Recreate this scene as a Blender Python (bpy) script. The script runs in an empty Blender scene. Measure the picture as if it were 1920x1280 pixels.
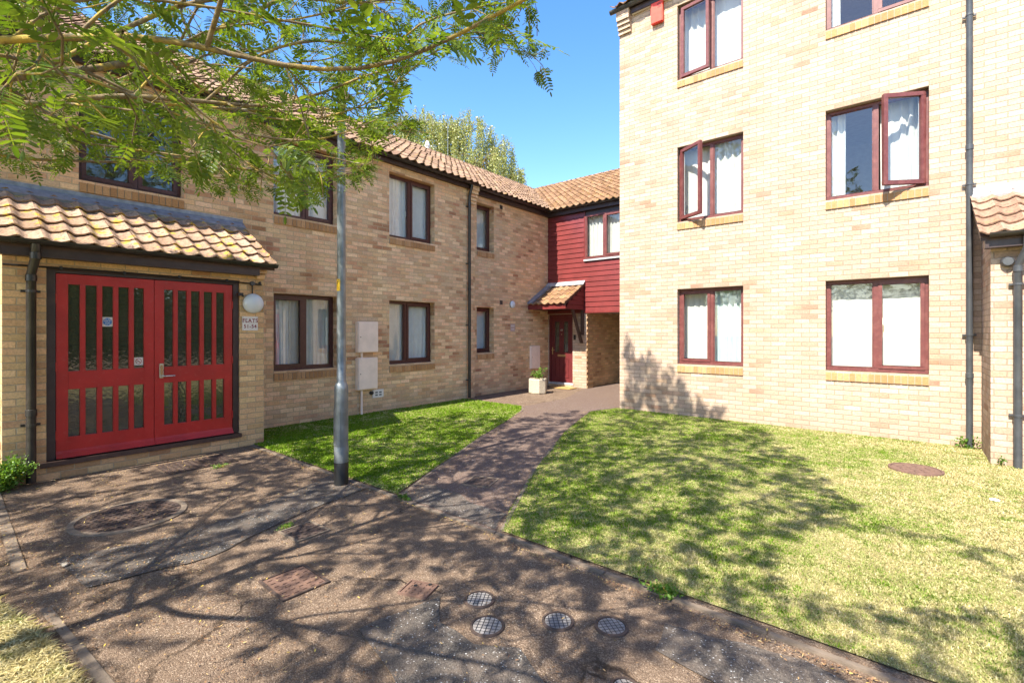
import bpy, bmesh, math, random
import numpy as np
from mathutils import Vector, Matrix, Quaternion
R = math.radians
random.seed(7); rng = np.random.default_rng(7)
sc = bpy.context.scene
col = sc.collection

# ------------------------------------------------------------------ camera, sky, sun, exposure
cd = bpy.data.cameras.new('camera'); cam = bpy.data.objects.new('camera', cd); col.objects.link(cam)
cd.sensor_width = 36; cd.lens = 16.875; cd.shift_y = -0.0099; cd.clip_start = 0.02; cd.clip_end = 2000
cam.location = (0, 0, 1.6); cam.rotation_euler = (R(90), 0, R(39.57))
sc.camera = cam
SUN_EL, SUN_AZ = 50.0, 2.0
world = bpy.data.worlds.new('World'); sc.world = world; world.use_nodes = True
wn = world.node_tree; wn.nodes.clear()
sky = wn.nodes.new('ShaderNodeTexSky'); sky.sky_type = 'NISHITA'; sky.sun_disc = False
sky.sun_elevation = R(SUN_EL); sky.sun_rotation = R(180 + SUN_AZ); sky.air_density = 1.0; sky.dust_density = 0.3; sky.ozone_density = 2.0
bgn = wn.nodes.new('ShaderNodeBackground'); bgn.inputs[1].default_value = 0.15
wo = wn.nodes.new('ShaderNodeOutputWorld')
hs_ = wn.nodes.new('ShaderNodeHueSaturation'); hs_.inputs['Saturation'].default_value = 1.32; hs_.inputs['Value'].default_value = .93; hs_.inputs['Hue'].default_value = .51
wn.links.new(sky.outputs[0], hs_.inputs['Color']); wb_ = wn.nodes.new('ShaderNodeMix'); wb_.data_type = 'RGBA'; wb_.blend_type = 'MULTIPLY'; wb_.inputs[0].default_value = 1; wb_.inputs[7].default_value = (1.12, .945, .80, 1)
wn.links.new(hs_.outputs[0], wb_.inputs[6]); wn.links.new(wb_.outputs[2], bgn.inputs[0]); wn.links.new(bgn.outputs[0], wo.inputs[0])
sl = bpy.data.lights.new('sun', 'SUN'); sl.energy = 3.8; sl.angle = R(0.5); sl.color = (1, 0.93, 0.80)
so = bpy.data.objects.new('sun', sl); col.objects.link(so)
SD = Vector((math.sin(R(SUN_AZ)) * math.cos(R(SUN_EL)), math.cos(R(SUN_AZ)) * math.cos(R(SUN_EL)), -math.sin(R(SUN_EL))))
so.rotation_euler = SD.to_track_quat('-Z', 'Y').to_euler(); so.location = (0, -5, 12)
sc.view_settings.view_transform = 'Standard'; sc.view_settings.look = 'None'
sc.view_settings.exposure = 1.88; sc.view_settings.gamma = 1

# ------------------------------------------------------------------ material helpers
class NT:
    def __init__(s, name):
        s.m = bpy.data.materials.new(name); s.m.use_nodes = True; s.t = s.m.node_tree; s.t.nodes.clear()
        s.out = s.n('ShaderNodeOutputMaterial')
    def n(s, k, **kw):
        x = s.t.nodes.new(k)
        for a, b in kw.items(): setattr(x, a, b)
        return x
    def l(s, a, b): s.t.links.new(a, b)
    def put(s, sock, v):
        if isinstance(v, bpy.types.NodeSocket): s.l(v, sock)
        elif isinstance(v, tuple) and len(v) == 3 and sock.type == 'RGBA': sock.default_value = (*v, 1)
        else: sock.default_value = v
    def math(s, op, a, b=0.0, c=0.0):
        x = s.n('ShaderNodeMath', operation=op)
        for i, v in enumerate((a, b, c)): s.put(x.inputs[i], v)
        return x.outputs[0]
    def mix(s, f, a, b, bt='MIX'):
        x = s.n('ShaderNodeMix', data_type='RGBA', blend_type=bt)
        s.put(x.inputs[0], f); s.put(x.inputs[6], a); s.put(x.inputs[7], b); return x.outputs[2]
    def noise(s, scale, vec=None, detail=4, rough=.55):
        x = s.n('ShaderNodeTexNoise'); x.inputs['Scale'].default_value = scale; x.inputs['Detail'].default_value = detail
        x.inputs['Roughness'].default_value = rough
        if vec: s.l(vec, x.inputs['Vector'])
        return x.outputs[0]
    def ramp(s, f, stops, interp='LINEAR'):
        x = s.n('ShaderNodeValToRGB'); cr = x.color_ramp; cr.interpolation = interp
        while len(cr.elements) < len(stops): cr.elements.new(.5)
        for e, (p, c) in zip(cr.elements, stops):
            e.position = p; e.color = (*c, 1) if len(c) == 3 else c
        s.l(f, x.inputs[0]); return x.outputs[0]
    def pos(s):
        return s.n('ShaderNodeNewGeometry').outputs['Position']
    def bump(s, h, dist=.01, strength=1.0, nrm=None):
        x = s.n('ShaderNodeBump'); x.inputs['Distance'].default_value = dist; x.inputs['Strength'].default_value = strength
        s.l(h, x.inputs['Height'])
        if nrm: s.l(nrm, x.inputs['Normal'])
        return x.outputs[0]
    def bsdf(s, color, rough=.8, nrm=None, metal=0.0, spec=.5, coat=0.0):
        x = s.n('ShaderNodeBsdfPrincipled')
        s.put(x.inputs['Base Color'], color); s.put(x.inputs['Roughness'], rough); s.put(x.inputs['Metallic'], metal)
        x.inputs['Specular IOR Level'].default_value = spec; x.inputs['Coat Weight'].default_value = coat
        if nrm: s.l(nrm, x.inputs['Normal'])
        return x.outputs[0]
    def done(s, sh): s.l(sh, s.out.inputs[0]); return s.m

def G(v): return (v, v, v)
def simple(name, color, rough=.5, metal=0.0, var=.15, scale=12, bump=0.0, spec=.5, coat=0.0, dirt=0.0, dirtcol=(.12, .1, .08)):
    t = NT(name); p = t.pos()
    f = t.ramp(t.noise(scale, p, 5), [(.3, G(1 - var)), (.7, G(1 + var * .3))])
    c = t.mix(1.0, color, f, 'MULTIPLY')
    if dirt: c = t.mix(t.math('MULTIPLY', t.ramp(t.noise(scale * .4, p, 8, .7), [(.48, G(0)), (.7, G(1))]), dirt), c, dirtcol)
    nr = t.bump(t.noise(scale * 6, p, 3), .003, bump) if bump else None
    return t.done(t.bsdf(c, t.math('MULTIPLY_ADD', t.noise(scale * 1.7, p), .25, rough - .12), nr, metal, spec, coat))

def brick(name, stops, mortar=(.42, .36, .28), soil=0.25, vary=.38, lo_k=1.0):
    t = NT(name); g = t.n('ShaderNodeNewGeometry'); p = g.outputs['Position']
    sp = t.n('ShaderNodeSeparateXYZ'); t.l(p, sp.inputs[0]); sn = t.n('ShaderNodeSeparateXYZ'); t.l(g.outputs['True Normal'], sn.inputs[0])
    side = t.math('GREATER_THAN', t.math('ABSOLUTE', sn.outputs[0]), .5)
    u0 = t.math('ADD', t.math('MULTIPLY', sp.outputs[1], side), t.math('MULTIPLY', sp.outputs[0], t.math('SUBTRACT', 1.0, side)))
    wob = t.math('MULTIPLY', t.math('SUBTRACT', t.noise(9, p, 2), .5), .008)
    u = t.math('ADD', u0, wob); v = t.math('ADD', sp.outputs[2], wob)
    vv = t.math('DIVIDE', v, .075); row = t.math('FLOOR', vv); fv = t.math('FRACT', vv)
    off = t.math('MULTIPLY', t.math('FLOORED_MODULO', row, 2.0), .5)
    uu = t.math('ADD', t.math('DIVIDE', u, .225), off); cl = t.math('FLOOR', uu); fu = t.math('FRACT', uu)
    edge = t.n('ShaderNodeCombineXYZ'); 
    du = t.math('MULTIPLY', t.math('MINIMUM', fu, t.math('SUBTRACT', 1.0, fu)), .225)
    dv = t.math('MULTIPLY', t.math('MINIMUM', fv, t.math('SUBTRACT', 1.0, fv)), .075)
    d = t.math('ADD', t.math('MINIMUM', du, dv), t.math('MULTIPLY', t.math('SUBTRACT', t.noise(70, p, 3), .5), .006))
    mask = t.math('SMOOTH_MIN', 1.0, t.math('MAXIMUM', 0.0, t.math('DIVIDE', t.math('SUBTRACT', d, .0035), .003)), .1)
    t.t.nodes.remove(edge)
    wv = t.n('ShaderNodeCombineXYZ'); t.put(wv.inputs[0], cl); t.put(wv.inputs[1], row); t.put(wv.inputs[2], side)
    w = t.n('ShaderNodeTexWhiteNoise', noise_dimensions='3D'); t.l(wv.outputs[0], w.inputs['Vector'])
    lo = t.noise(1.1, p, 2)
    r = t.math('ADD', t.math('MULTIPLY', w.outputs[0], .72), t.math('MULTIPLY_ADD', lo, 1.0, -.36))
    c = t.ramp(r, stops)
    sep = t.n('ShaderNodeSeparateColor'); t.l(w.outputs[1], sep.inputs[0])
    hsv = t.n('ShaderNodeHueSaturation'); t.put(hsv.inputs['Color'], c)
    t.put(hsv.inputs['Value'], t.math('MULTIPLY_ADD', sep.outputs[1], vary, .99 - vary / 2)); t.put(hsv.inputs['Hue'], t.math('MULTIPLY_ADD', sep.outputs[2], .016, .492))
    c = t.mix(1.0, hsv.outputs[0], t.ramp(t.noise(45, p, 6, .7), [(.3, G(.72)), (.62, G(1.06))]), 'MULTIPLY')
    c = t.mix(mask, t.mix(t.noise(20, p), mortar, tuple(x * .7 for x in mortar)), c)
    # rising damp and soot staining near the base
    st = t.math('MULTIPLY', t.ramp(t.math('MULTIPLY_ADD', sp.outputs[2], 1.4, t.math('MULTIPLY_ADD', t.noise(3, p, 6), 1.0, -.5)), [(.0, G(1)), (.75, G(0))]), soil)
    c = t.mix(st, c, (.2, .15, .1))
    c = t.mix(t.math('MULTIPLY', t.ramp(t.noise(.8, p, 6, .65), [(.5, G(0)), (.75, G(1))]), .22), c, (.22, .17, .12))
    h = t.math('ADD', t.math('MULTIPLY', mask, 1.0), t.math('MULTIPLY', t.noise(60, p, 5, .7), .5))
    return t.done(t.bsdf(c, .92, t.bump(h, .006, .8), spec=.25))

M = {}
M['brick_a'] = brick('brick_buff_pink_lifted', [(0.0, (.42, .20, .105)), (.14, (.58, .325, .175)), (.3, (.71, .44, .245)), (.6, (.77, .505, .29)), (.85, (.80, .56, .345)), (1, (.71, .41, .22))], (.61, .46, .285))  # ramp lightened in place of the fill light missing on shaded walls
M['brick_c'] = brick('brick_cream_sunlit', [(0.0, (.34, .205, .135)), (.12, (.41, .275, .19)), (.3, (.46, .335, .245)), (.6, (.485, .365, .275)), (.85, (.51, .395, .305)), (1, (.44, .305, .215))], (.37, .28, .205), .25, .26)  # same brick again, its ramp toned down for walls in the sun
M['brick_p'] = brick('brick_buff_yellow', [(0.0, (.40, .22, .115)), (.2, (.56, .335, .17)), (.45, (.66, .42, .22)), (.8, (.72, .475, .26)), (1, (.60, .35, .19))], (.52, .40, .26))
def sillbrick():
    t = NT('sill_brick_orange'); p = t.pos(); g = t.n('ShaderNodeNewGeometry')
    c = t.ramp(g.outputs['Random Per Island'], [(0, (.36, .185, .08)), (.5, (.46, .25, .11)), (1, (.54, .31, .15))])
    c = t.mix(1.0, c, t.ramp(t.noise(50, p, 6, .7), [(.3, G(.7)), (.65, G(1.08))]), 'MULTIPLY')
    return t.done(t.bsdf(c, .9, t.bump(t.noise(90, p, 5), .003, .6), spec=.3))
M['sill'] = sillbrick()
M['mortar'] = simple('mortar', (.36, .30, .23), .95, bump=.5, scale=30)
M['upvc'] = simple('mahogany_window_frame', (.085, .026, .022), .38, var=.3, scale=20, spec=.5)
M['upvc_red'] = simple('red_brown_window_frame', (.135, .036, .034), .42, var=.25, scale=20, dirt=.25, dirtcol=(.35, .16, .13))
M['rubber'] = simple('black_seal', (.02, .02, .02), .6)
M['white'] = simple('white_plastic', (.78, .77, .74), .4, var=.08)
M['cream'] = simple('cream_meter_box', (.88, .71, .60), .5, var=.1, scale=6, dirt=.15, dirtcol=(.35, .28, .22))
M['gutter'] = simple('black_plastic_gutter', (.022, .021, .022), .33, var=.4, scale=8, dirt=.5, dirtcol=(.075, .06, .05))
M['pipe_grey'] = simple('grey_black_downpipe', (.055, .06, .068), .4, var=.3, scale=6, dirt=.4, dirtcol=(.12, .12, .12))
M['fascia'] = simple('dark_brown_fascia', (.04, .022, .022), .45, var=.3, scale=10, dirt=.3, dirtcol=(.10, .07, .06))
M['steel'] = simple('galvanised_steel', (.22, .245, .265), .45, metal=.55, var=.35, scale=9, dirt=.5, dirtcol=(.20, .21, .21))
M['black'] = simple('black_paint', (.012, .012, .013), .45, var=.3)
M['iron'] = simple('rusty_iron', (.075, .052, .044), .7, metal=.2, var=.5, scale=30, bump=.8, dirt=.7, dirtcol=(.14, .085, .06))
M['iron_grey'] = simple('worn_grey_iron', (.30, .28, .27), .6, metal=.2, var=.4, scale=26, bump=.5, dirt=.5, dirtcol=(.18, .14, .11))
M['iron_rust'] = simple('pink_rusty_iron', (.15, .085, .062), .75, var=.35, scale=26, bump=.6, dirt=.5, dirtcol=(.2, .12, .08))
M['concrete'] = simple('concrete', (.17, .13, .096), .9, var=.35, scale=14, bump=.9, dirt=.5, dirtcol=(.16, .12, .09))
M['concrete_pale'] = simple('pale_exposed_aggregate', (.52, .44, .33), .9, var=.35, scale=40, bump=1.0, dirt=.3, dirtcol=(.3, .24, .17))
M['lead'] = simple('lead_flashing', (.27, .30, .36), .42, metal=.35, var=.35, scale=14, dirt=.5, dirtcol=(.16, .16, .18))
M['lead_w'] = simple('pale_lead_flashing', (.50, .50, .52), .5, metal=.2, var=.3, scale=14, dirt=.5, dirtcol=(.3, .29, .28))
M['alarm'] = simple('alarm_orange_red', (.72, .055, .022), .4, var=.12, scale=8)
M['brass'] = simple('brass', (.6, .45, .2), .35, metal=.8)
M['chrome'] = simple('satin_chrome', (.62, .58, .5), .3, metal=.8)
M['signw'] = simple('sign_white', (.72, .68, .66), .5, var=.1)
M['signp'] = simple('sign_pink_faded', (.50, .36, .32), .6, var=.1)
M['textred'] = simple('sign_text_red', (.22, .02, .03), .5)
M['blue'] = simple('sticker_blue', (.01, .16, .48), .45)
M['yellow'] = simple('sticker_yellow', (.80, .50, .01), .45, var=.15, scale=40, dirt=.4, dirtcol=(.6, .25, .01))
M['woodbr'] = simple('dark_brown_timber', (.075, .04, .03), .6, var=.4, scale=16, bump=.4)
M['globe'] = simple('opal_globe', (.66, .70, .76), .18, var=.06, scale=3, dirt=.2, dirtcol=(.5, .5, .48))
M['mat'] = simple('coir_mat', (.42, .26, .09), .95, var=.3, scale=60, bump=1)
def red_paint(name, c, dirt=.12):
    t = NT(name); p = t.pos()
    cc = t.mix(1.0, c, t.ramp(t.noise(4, p, 6), [(.3, G(.8)), (.7, G(1.08))]), 'MULTIPLY')
    cc = t.mix(t.math('MULTIPLY', t.ramp(t.noise(22, p, 8, .7), [(.55, G(0)), (.72, G(1))]), dirt), cc, (.45, .2, .18))
    return t.done(t.bsdf(cc, t.math('MULTIPLY_ADD', t.noise(14, p), .2, .3), t.bump(t.noise(120, p, 3), .001, .5), spec=.45))
M['red'] = red_paint('red_gloss_paint', (.43, .021, .018), .16)
M['clad'] = red_paint('red_plastic_cladding', (.165, .026, .025), .12)
M['door'] = red_paint('burgundy_door', (.13, .021, .022))
def cloth(name, c, tr=.35):
    t = NT(name); p = t.pos()
    cc = t.mix(1.0, c, t.ramp(t.noise(7, p, 3), [(.3, G(.9)), (.7, G(1.0))]), 'MULTIPLY')
    d = t.n('ShaderNodeBsdfDiffuse'); t.put(d.inputs[0], cc); tl = t.n('ShaderNodeBsdfTranslucent'); t.put(tl.inputs[0], cc)
    mx = t.n('ShaderNodeMixShader'); mx.inputs[0].default_value = tr; t.l(d.outputs[0], mx.inputs[1]); t.l(tl.outputs[0], mx.inputs[2])
    return t.done(mx.outputs[0])
M['curtain'] = cloth('white_curtain', (.82, .81, .77)); M['curtain_blue'] = cloth('aqua_lined_curtain', (.66, .80, .82))
M['net'] = cloth('net_curtain', (.86, .87, .88), .25)
M['roomwall'] = simple('room_wall', (.35, .32, .28), .9)
def glass(name, bump=0.0, ior=1.75, tint=(.93, .97, .96), rough=0.0):
    t = NT(name)
    tr = t.n('ShaderNodeBsdfTransparent'); t.put(tr.inputs[0], tint)
    gl = t.n('ShaderNodeBsdfGlossy'); gl.inputs['Roughness'].default_value = rough; t.put(gl.inputs[0], G(1.0))
    gn = t.n('ShaderNodeNewGeometry'); dt = t.n('ShaderNodeVectorMath', operation='DOT_PRODUCT'); t.l(gn.outputs['Incoming'], dt.inputs[0]); t.l(gn.outputs['Normal'], dt.inputs[1])
    r0 = 1.35 * ((ior - 1) / (ior + 1)) ** 2
    fac = t.math('MULTIPLY_ADD', t.math('POWER', t.math('SUBTRACT', 1.0, t.math('ABSOLUTE', dt.outputs['Value'])), 4.0), 1 - r0, r0)
    p = t.pos()
    h = t.noise(1.6 if not bump else 24, p, 2)
    nr = t.bump(h, .004 if not bump else .02, .05 if not bump else bump)
    t.l(nr, gl.inputs['Normal'])
    base = tr.outputs[0]
    if bump:                                             # grey-green diffuse haze mixed in to lighten the obscured glass
        df = t.n('ShaderNodeBsdfDiffuse'); t.put(df.inputs[0], (.30, .31, .22)); m0 = t.n('ShaderNodeMixShader'); m0.inputs[0].default_value = .16; t.l(tr.outputs[0], m0.inputs[1]); t.l(df.outputs[0], m0.inputs[2]); base = m0.outputs[0]
    mx = t.n('ShaderNodeMixShader'); t.l(fac, mx.inputs[0]); t.l(base, mx.inputs[1]); t.l(gl.outputs[0], mx.inputs[2])
    return t.done(mx.outputs[0])
M['glass'] = glass('window_glass'); M['glass_r'] = glass('rippled_glass', .05, 1.8, (.18, .19, .16), .03)
def tile(name, stops, lichen=.0, moss=0.0):
    t = NT(name); p = t.pos(); g = t.n('ShaderNodeNewGeometry')
    c = t.ramp(g.outputs['Random Per Island'], stops)
    c = t.mix(1.0, c, t.ramp(t.noise(30, p, 8, .7), [(.3, G(.65)), (.65, G(1.1))]), 'MULTIPLY')
    if lichen:
        c = t.mix(t.math('MULTIPLY', t.ramp(t.noise(7, p, 8, .62), [(.56, G(0)), (.62, G(1))]), lichen), c, (.52, .34, .03))
        c = t.mix(t.math('MULTIPLY', t.ramp(t.noise(26, p, 9, .75), [(.54, G(0)), (.6, G(1))]), .85), c, (.09, .06, .045))
    c = t.mix(t.math('MULTIPLY', t.ramp(t.noise(3, p, 8, .7), [(.5, G(0)), (.7, G(1))]), moss), c, (.12, .09, .06))
    return t.done(t.bsdf(c, .92, t.bump(t.noise(110, p, 6, .75), .004, .9), spec=.25))
M['tile'] = tile('concrete_pantile_brown', [(0, (.19, .115, .075)), (.5, (.26, .165, .11)), (1, (.34, .225, .15))], .2, .45)
M['tile_b'] = tile('concrete_pantile_orange', [(0, (.21, .115, .062)), (.5, (.29, .165, .09)), (1, (.36, .22, .125))], .2, .4)
M['tile_p'] = tile('concrete_pantile_lichen', [(0, (.31, .195, .13)), (.5, (.385, .25, .175)), (1, (.45, .31, .225))], .85, .9)
M['tile_p2'] = tile('pink_clay_pantile', [(0, (.28, .165, .11)), (.5, (.34, .205, .14)), (1, (.40, .26, .19))], .12, .3)  # pink-orange tile with little lichen

# ------------------------------------------------------------------ mesh helpers
class MB:
    def __init__(s): s.v = []; s.f = []
    def q(s, pts, n=None):
        i = len(s.v); pts = [Vector(p) for p in pts]
        if n is not None:
            nn = (pts[1] - pts[0]).cross(pts[2] - pts[0])
            if nn.dot(Vector(n)) < 0: pts = pts[::-1]
        s.v += pts; s.f.append(tuple(range(i, i + len(pts)))); return s
    def hexa(s, c):      # 8 corners: bottom loop 0-3, top loop 4-7
        i = len(s.v); s.v += [Vector(p) for p in c]
        s.f += [tuple(i + k for k in f) for f in ((3, 2, 1, 0), (4, 5, 6, 7), (0, 1, 5, 4), (1, 2, 6, 5), (2, 3, 7, 6), (3, 0, 4, 7))]; return s
    def box(s, x0, x1, y0, y1, z0, z1):
        return s.hexa([(x0, y0, z0), (x1, y0, z0), (x1, y1, z0), (x0, y1, z0), (x0, y0, z1), (x1, y0, z1), (x1, y1, z1), (x0, y1, z1)])
    def pb(s, P, u0, u1, z0, z1, w0, w1):
        return s.hexa([P(u0, z0, w0), P(u1, z0, w0), P(u1, z0, w1), P(u0, z0, w1), P(u0, z1, w0), P(u1, z1, w0), P(u1, z1, w1), P(u0, z1, w1)])
    def ring(s, P, u0, u1, z0, z1, w0, w1, t, tb=None):
        tb = tb or t
        s.pb(P, u0, u1, z1 - t, z1, w0, w1); s.pb(P, u0, u1, z0, z0 + tb, w0, w1)
        s.pb(P, u0, u0 + t, z0 + tb, z1 - t, w0, w1); s.pb(P, u1 - t, u1, z0 + tb, z1 - t, w0, w1); return s
    def tube(s, pts, rad, n=10, cap=True):
        pts = [Vector(p) for p in pts]; rad = rad if isinstance(rad, (list, tuple)) else [rad] * len(pts)
        rings = []; up = None
        for k, p in enumerate(pts):
            d = (pts[min(k + 1, len(pts) - 1)] - pts[max(k - 1, 0)]).normalized()
            if up is None: up = Vector((0, 0, 1)) if abs(d.z) < .9 else Vector((1, 0, 0))
            a = d.cross(up).normalized(); b = a.cross(d).normalized(); up = b
            i = len(s.v); s.v += [p + (a * math.cos(2 * math.pi * j / n) + b * math.sin(2 * math.pi * j / n)) * rad[k] for j in range(n)]
            rings.append(i)
        for a, b in zip(rings, rings[1:]):
            for j in range(n): s.f.append((a + j, a + (j + 1) % n, b + (j + 1) % n, b + j))
        if cap: s.f.append(tuple(rings[0] + j for j in range(n))[::-1]); s.f.append(tuple(rings[-1] + j for j in range(n)))
        return s
    def lathe(s, c, prof, n=24, axis=(0, 0, 1)):
        ax = Vector(axis).normalized(); a = ax.orthogonal().normalized(); b = ax.cross(a); c = Vector(c); rs = []
        for r, h in prof:
            i = len(s.v); s.v += [c + ax * h + (a * math.cos(2 * math.pi * j / n) + b * math.sin(2 * math.pi * j / n)) * max(r, 1e-4) for j in range(n)]; rs.append(i)
        for p, q in zip(rs, rs[1:]):
            for j in range(n): s.f.append((p + j, p + (j + 1) % n, q + (j + 1) % n, q + j))
        s.f.append(tuple(rs[0] + j for j in range(n))[::-1]); s.f.append(tuple(rs[-1] + j for j in range(n))); return s
    def build(s, name, mat, parent=None, org=None, smooth=False, recalc=True, bevel=0.0):
        if org is None: org = root_loc(parent) if parent is not None else Vector((0, 0, 0))
        me = bpy.data.meshes.new(name); me.from_pydata([tuple(v - org) for v in s.v], [], s.f); me.update()
        if recalc or bevel:
            bm = bmesh.new(); bm.from_mesh(me)
            if bevel:
                bmesh.ops.remove_doubles(bm, verts=bm.verts, dist=1e-5)
                bmesh.ops.bevel(bm, geom=[e for e in bm.edges if len(e.link_faces) == 2 and e.calc_face_angle(0) > .6], offset=bevel, segments=2, affect='EDGES')
            bmesh.ops.recalc_face_normals(bm, faces=bm.faces); bm.to_mesh(me); bm.free()
        if smooth:
            me.shade_smooth()
            if smooth != 'all': me.set_sharp_from_angle(angle=R(40))
        me.materials.append(mat if not isinstance(mat, str) else M[mat])
        o = bpy.data.objects.new(name, me); col.objects.link(o)
        if parent is not None: o.parent = parent
        else: o.location = org
        return o
def root_loc(o):
    while o.parent is not None: o = o.parent
    return o.location.copy()
def tag(o, label=None, cat=None, group=None, kind=None):
    if label: o['label'] = label
    if cat: o['category'] = cat
    if group: o['group'] = group
    if kind: o['kind'] = kind
    return o
def thing(name, label, cat, loc, group=None):
    o = bpy.data.objects.new(name, None); o.location = loc; o.empty_display_size = .1; col.objects.link(o); return tag(o, label, cat, group)
def npmesh(name, verts, faces_n, idx, mat, parent=None, org=(0, 0, 0), smooth=False):
    """verts (N,3); faces_n verts per face; idx flat"""
    v = np.asarray(verts, dtype=np.float32) - np.asarray(org, dtype=np.float32)
    me = bpy.data.meshes.new(name); nf = len(idx) // faces_n
    me.vertices.add(len(v)); me.vertices.foreach_set('co', v.ravel())
    me.loops.add(len(idx)); me.loops.foreach_set('vertex_index', np.asarray(idx, dtype=np.int32))
    me.polygons.add(nf); me.polygons.foreach_set('loop_start', np.arange(0, nf * faces_n, faces_n, dtype=np.int32))
    me.polygons.foreach_set('loop_total', np.full(nf, faces_n, dtype=np.int32)); me.update(calc_edges=True)
    if smooth: me.shade_smooth()
    me.materials.append(M[mat] if isinstance(mat, str) else mat)
    o = bpy.data.objects.new(name, me); col.objects.link(o)
    if parent is not None: o.parent = parent
    else: o.location = org
    return o
def PX(X): return lambda u, z, w: (X + w, u, z)       # wall facing +X, u along Y
def PY(Y): return lambda u, z, w: (u, Y - w, z)       # wall facing -Y, u along X
def text_mesh(txt, size, P, u, z, w, mat, parent, name='lettering', xs=1.0, bold=.0):
    cu = bpy.data.curves.new(name, 'FONT'); cu.body = txt; cu.size = size; cu.align_x = 'CENTER'; cu.align_y = 'CENTER'; cu.offset = bold; cu.space_character = 1.12
    o = bpy.data.objects.new('tmp', cu); col.objects.link(o); dg = bpy.context.evaluated_depsgraph_get()
    me = bpy.data.meshes.new_from_object(o.evaluated_get(dg)); bpy.data.objects.remove(o)
    org = root_loc(parent)
    for vt in me.vertices: vt.co = Vector(P(u + vt.co.x * xs, z + vt.co.y, w)) - org
    me.materials.clear(); me.materials.append(M[mat]); ob = bpy.data.objects.new(name, me); col.objects.link(ob); ob.parent = parent; return ob

# ------------------------------------------------------------------ building element helpers
def wall(P, u0, u1, z0, z1, ops, depth=.3, nrm=(1, 0, 0)):
    mb = MB(); us = sorted({u0, u1, *[o[0] for o in ops], *[o[1] for o in ops]}); zs = sorted({z0, z1, *[o[2] for o in ops], *[o[3] for o in ops]})
    us = [u for u in us if u0 <= u <= u1]; zs = [z for z in zs if z0 <= z <= z1]
    for a, b in zip(us, us[1:]):
        for c, d in zip(zs, zs[1:]):
            if any(o[0] <= (a + b) / 2 <= o[1] and o[2] <= (c + d) / 2 <= o[3] for o in ops): continue
            mb.q([P(a, c, 0), P(b, c, 0), P(b, d, 0), P(a, d, 0)], nrm)
    for (a, b, c, d) in ops:
        uv = Vector(P(1, 0, 0)) - Vector(P(0, 0, 0))
        mb.q([P(a, c, 0), P(a, d, 0), P(a, d, -depth), P(a, c, -depth)], uv); mb.q([P(b, c, 0), P(b, d, 0), P(b, d, -depth), P(b, c, -depth)], -uv)
        mb.q([P(a, d, 0), P(b, d, 0), P(b, d, -depth), P(a, d, -depth)], (0, 0, -1))
        if c > z0: mb.q([P(a, c, 0), P(b, c, 0), P(b, c, -depth), P(a, c, -depth)], (0, 0, 1))
    return mb
def curtain_mesh(P, u0, u1, z0, z1, w, folds=7, amp=.035, gather=0.0, seed=0, rows=10):
    rd = random.Random(seed); mb = MB(); n = int(folds * 10); ph = rd.random() * 6; top = []
    for r in range(rows + 1):
        z = z1 + (z0 - z1) * r / rows; t = r / rows
        for i in range(n + 1):
            s = i / n; us = u0 + (u1 - u0) * (s + .012 * math.sin(9 * s + ph + 2 * t)); us += gather * t * (1 - s) * (u1 - u0)
            mb.v.append(Vector(P(us, z, w - amp * (.55 + .45 * math.sin(s * 5 + ph)) * (math.sin(s * folds * 2 * math.pi + ph + .6 * math.sin(3 * t + s * 7)) + .35 * math.sin(s * folds * 4.3 * math.pi + ph * 2)))))
    for r in range(rows):
        for i in range(n):
            a = r * (n + 1) + i; mb.f.append((a, a + 1, a + n + 2, a + n + 1))
    return mb
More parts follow.
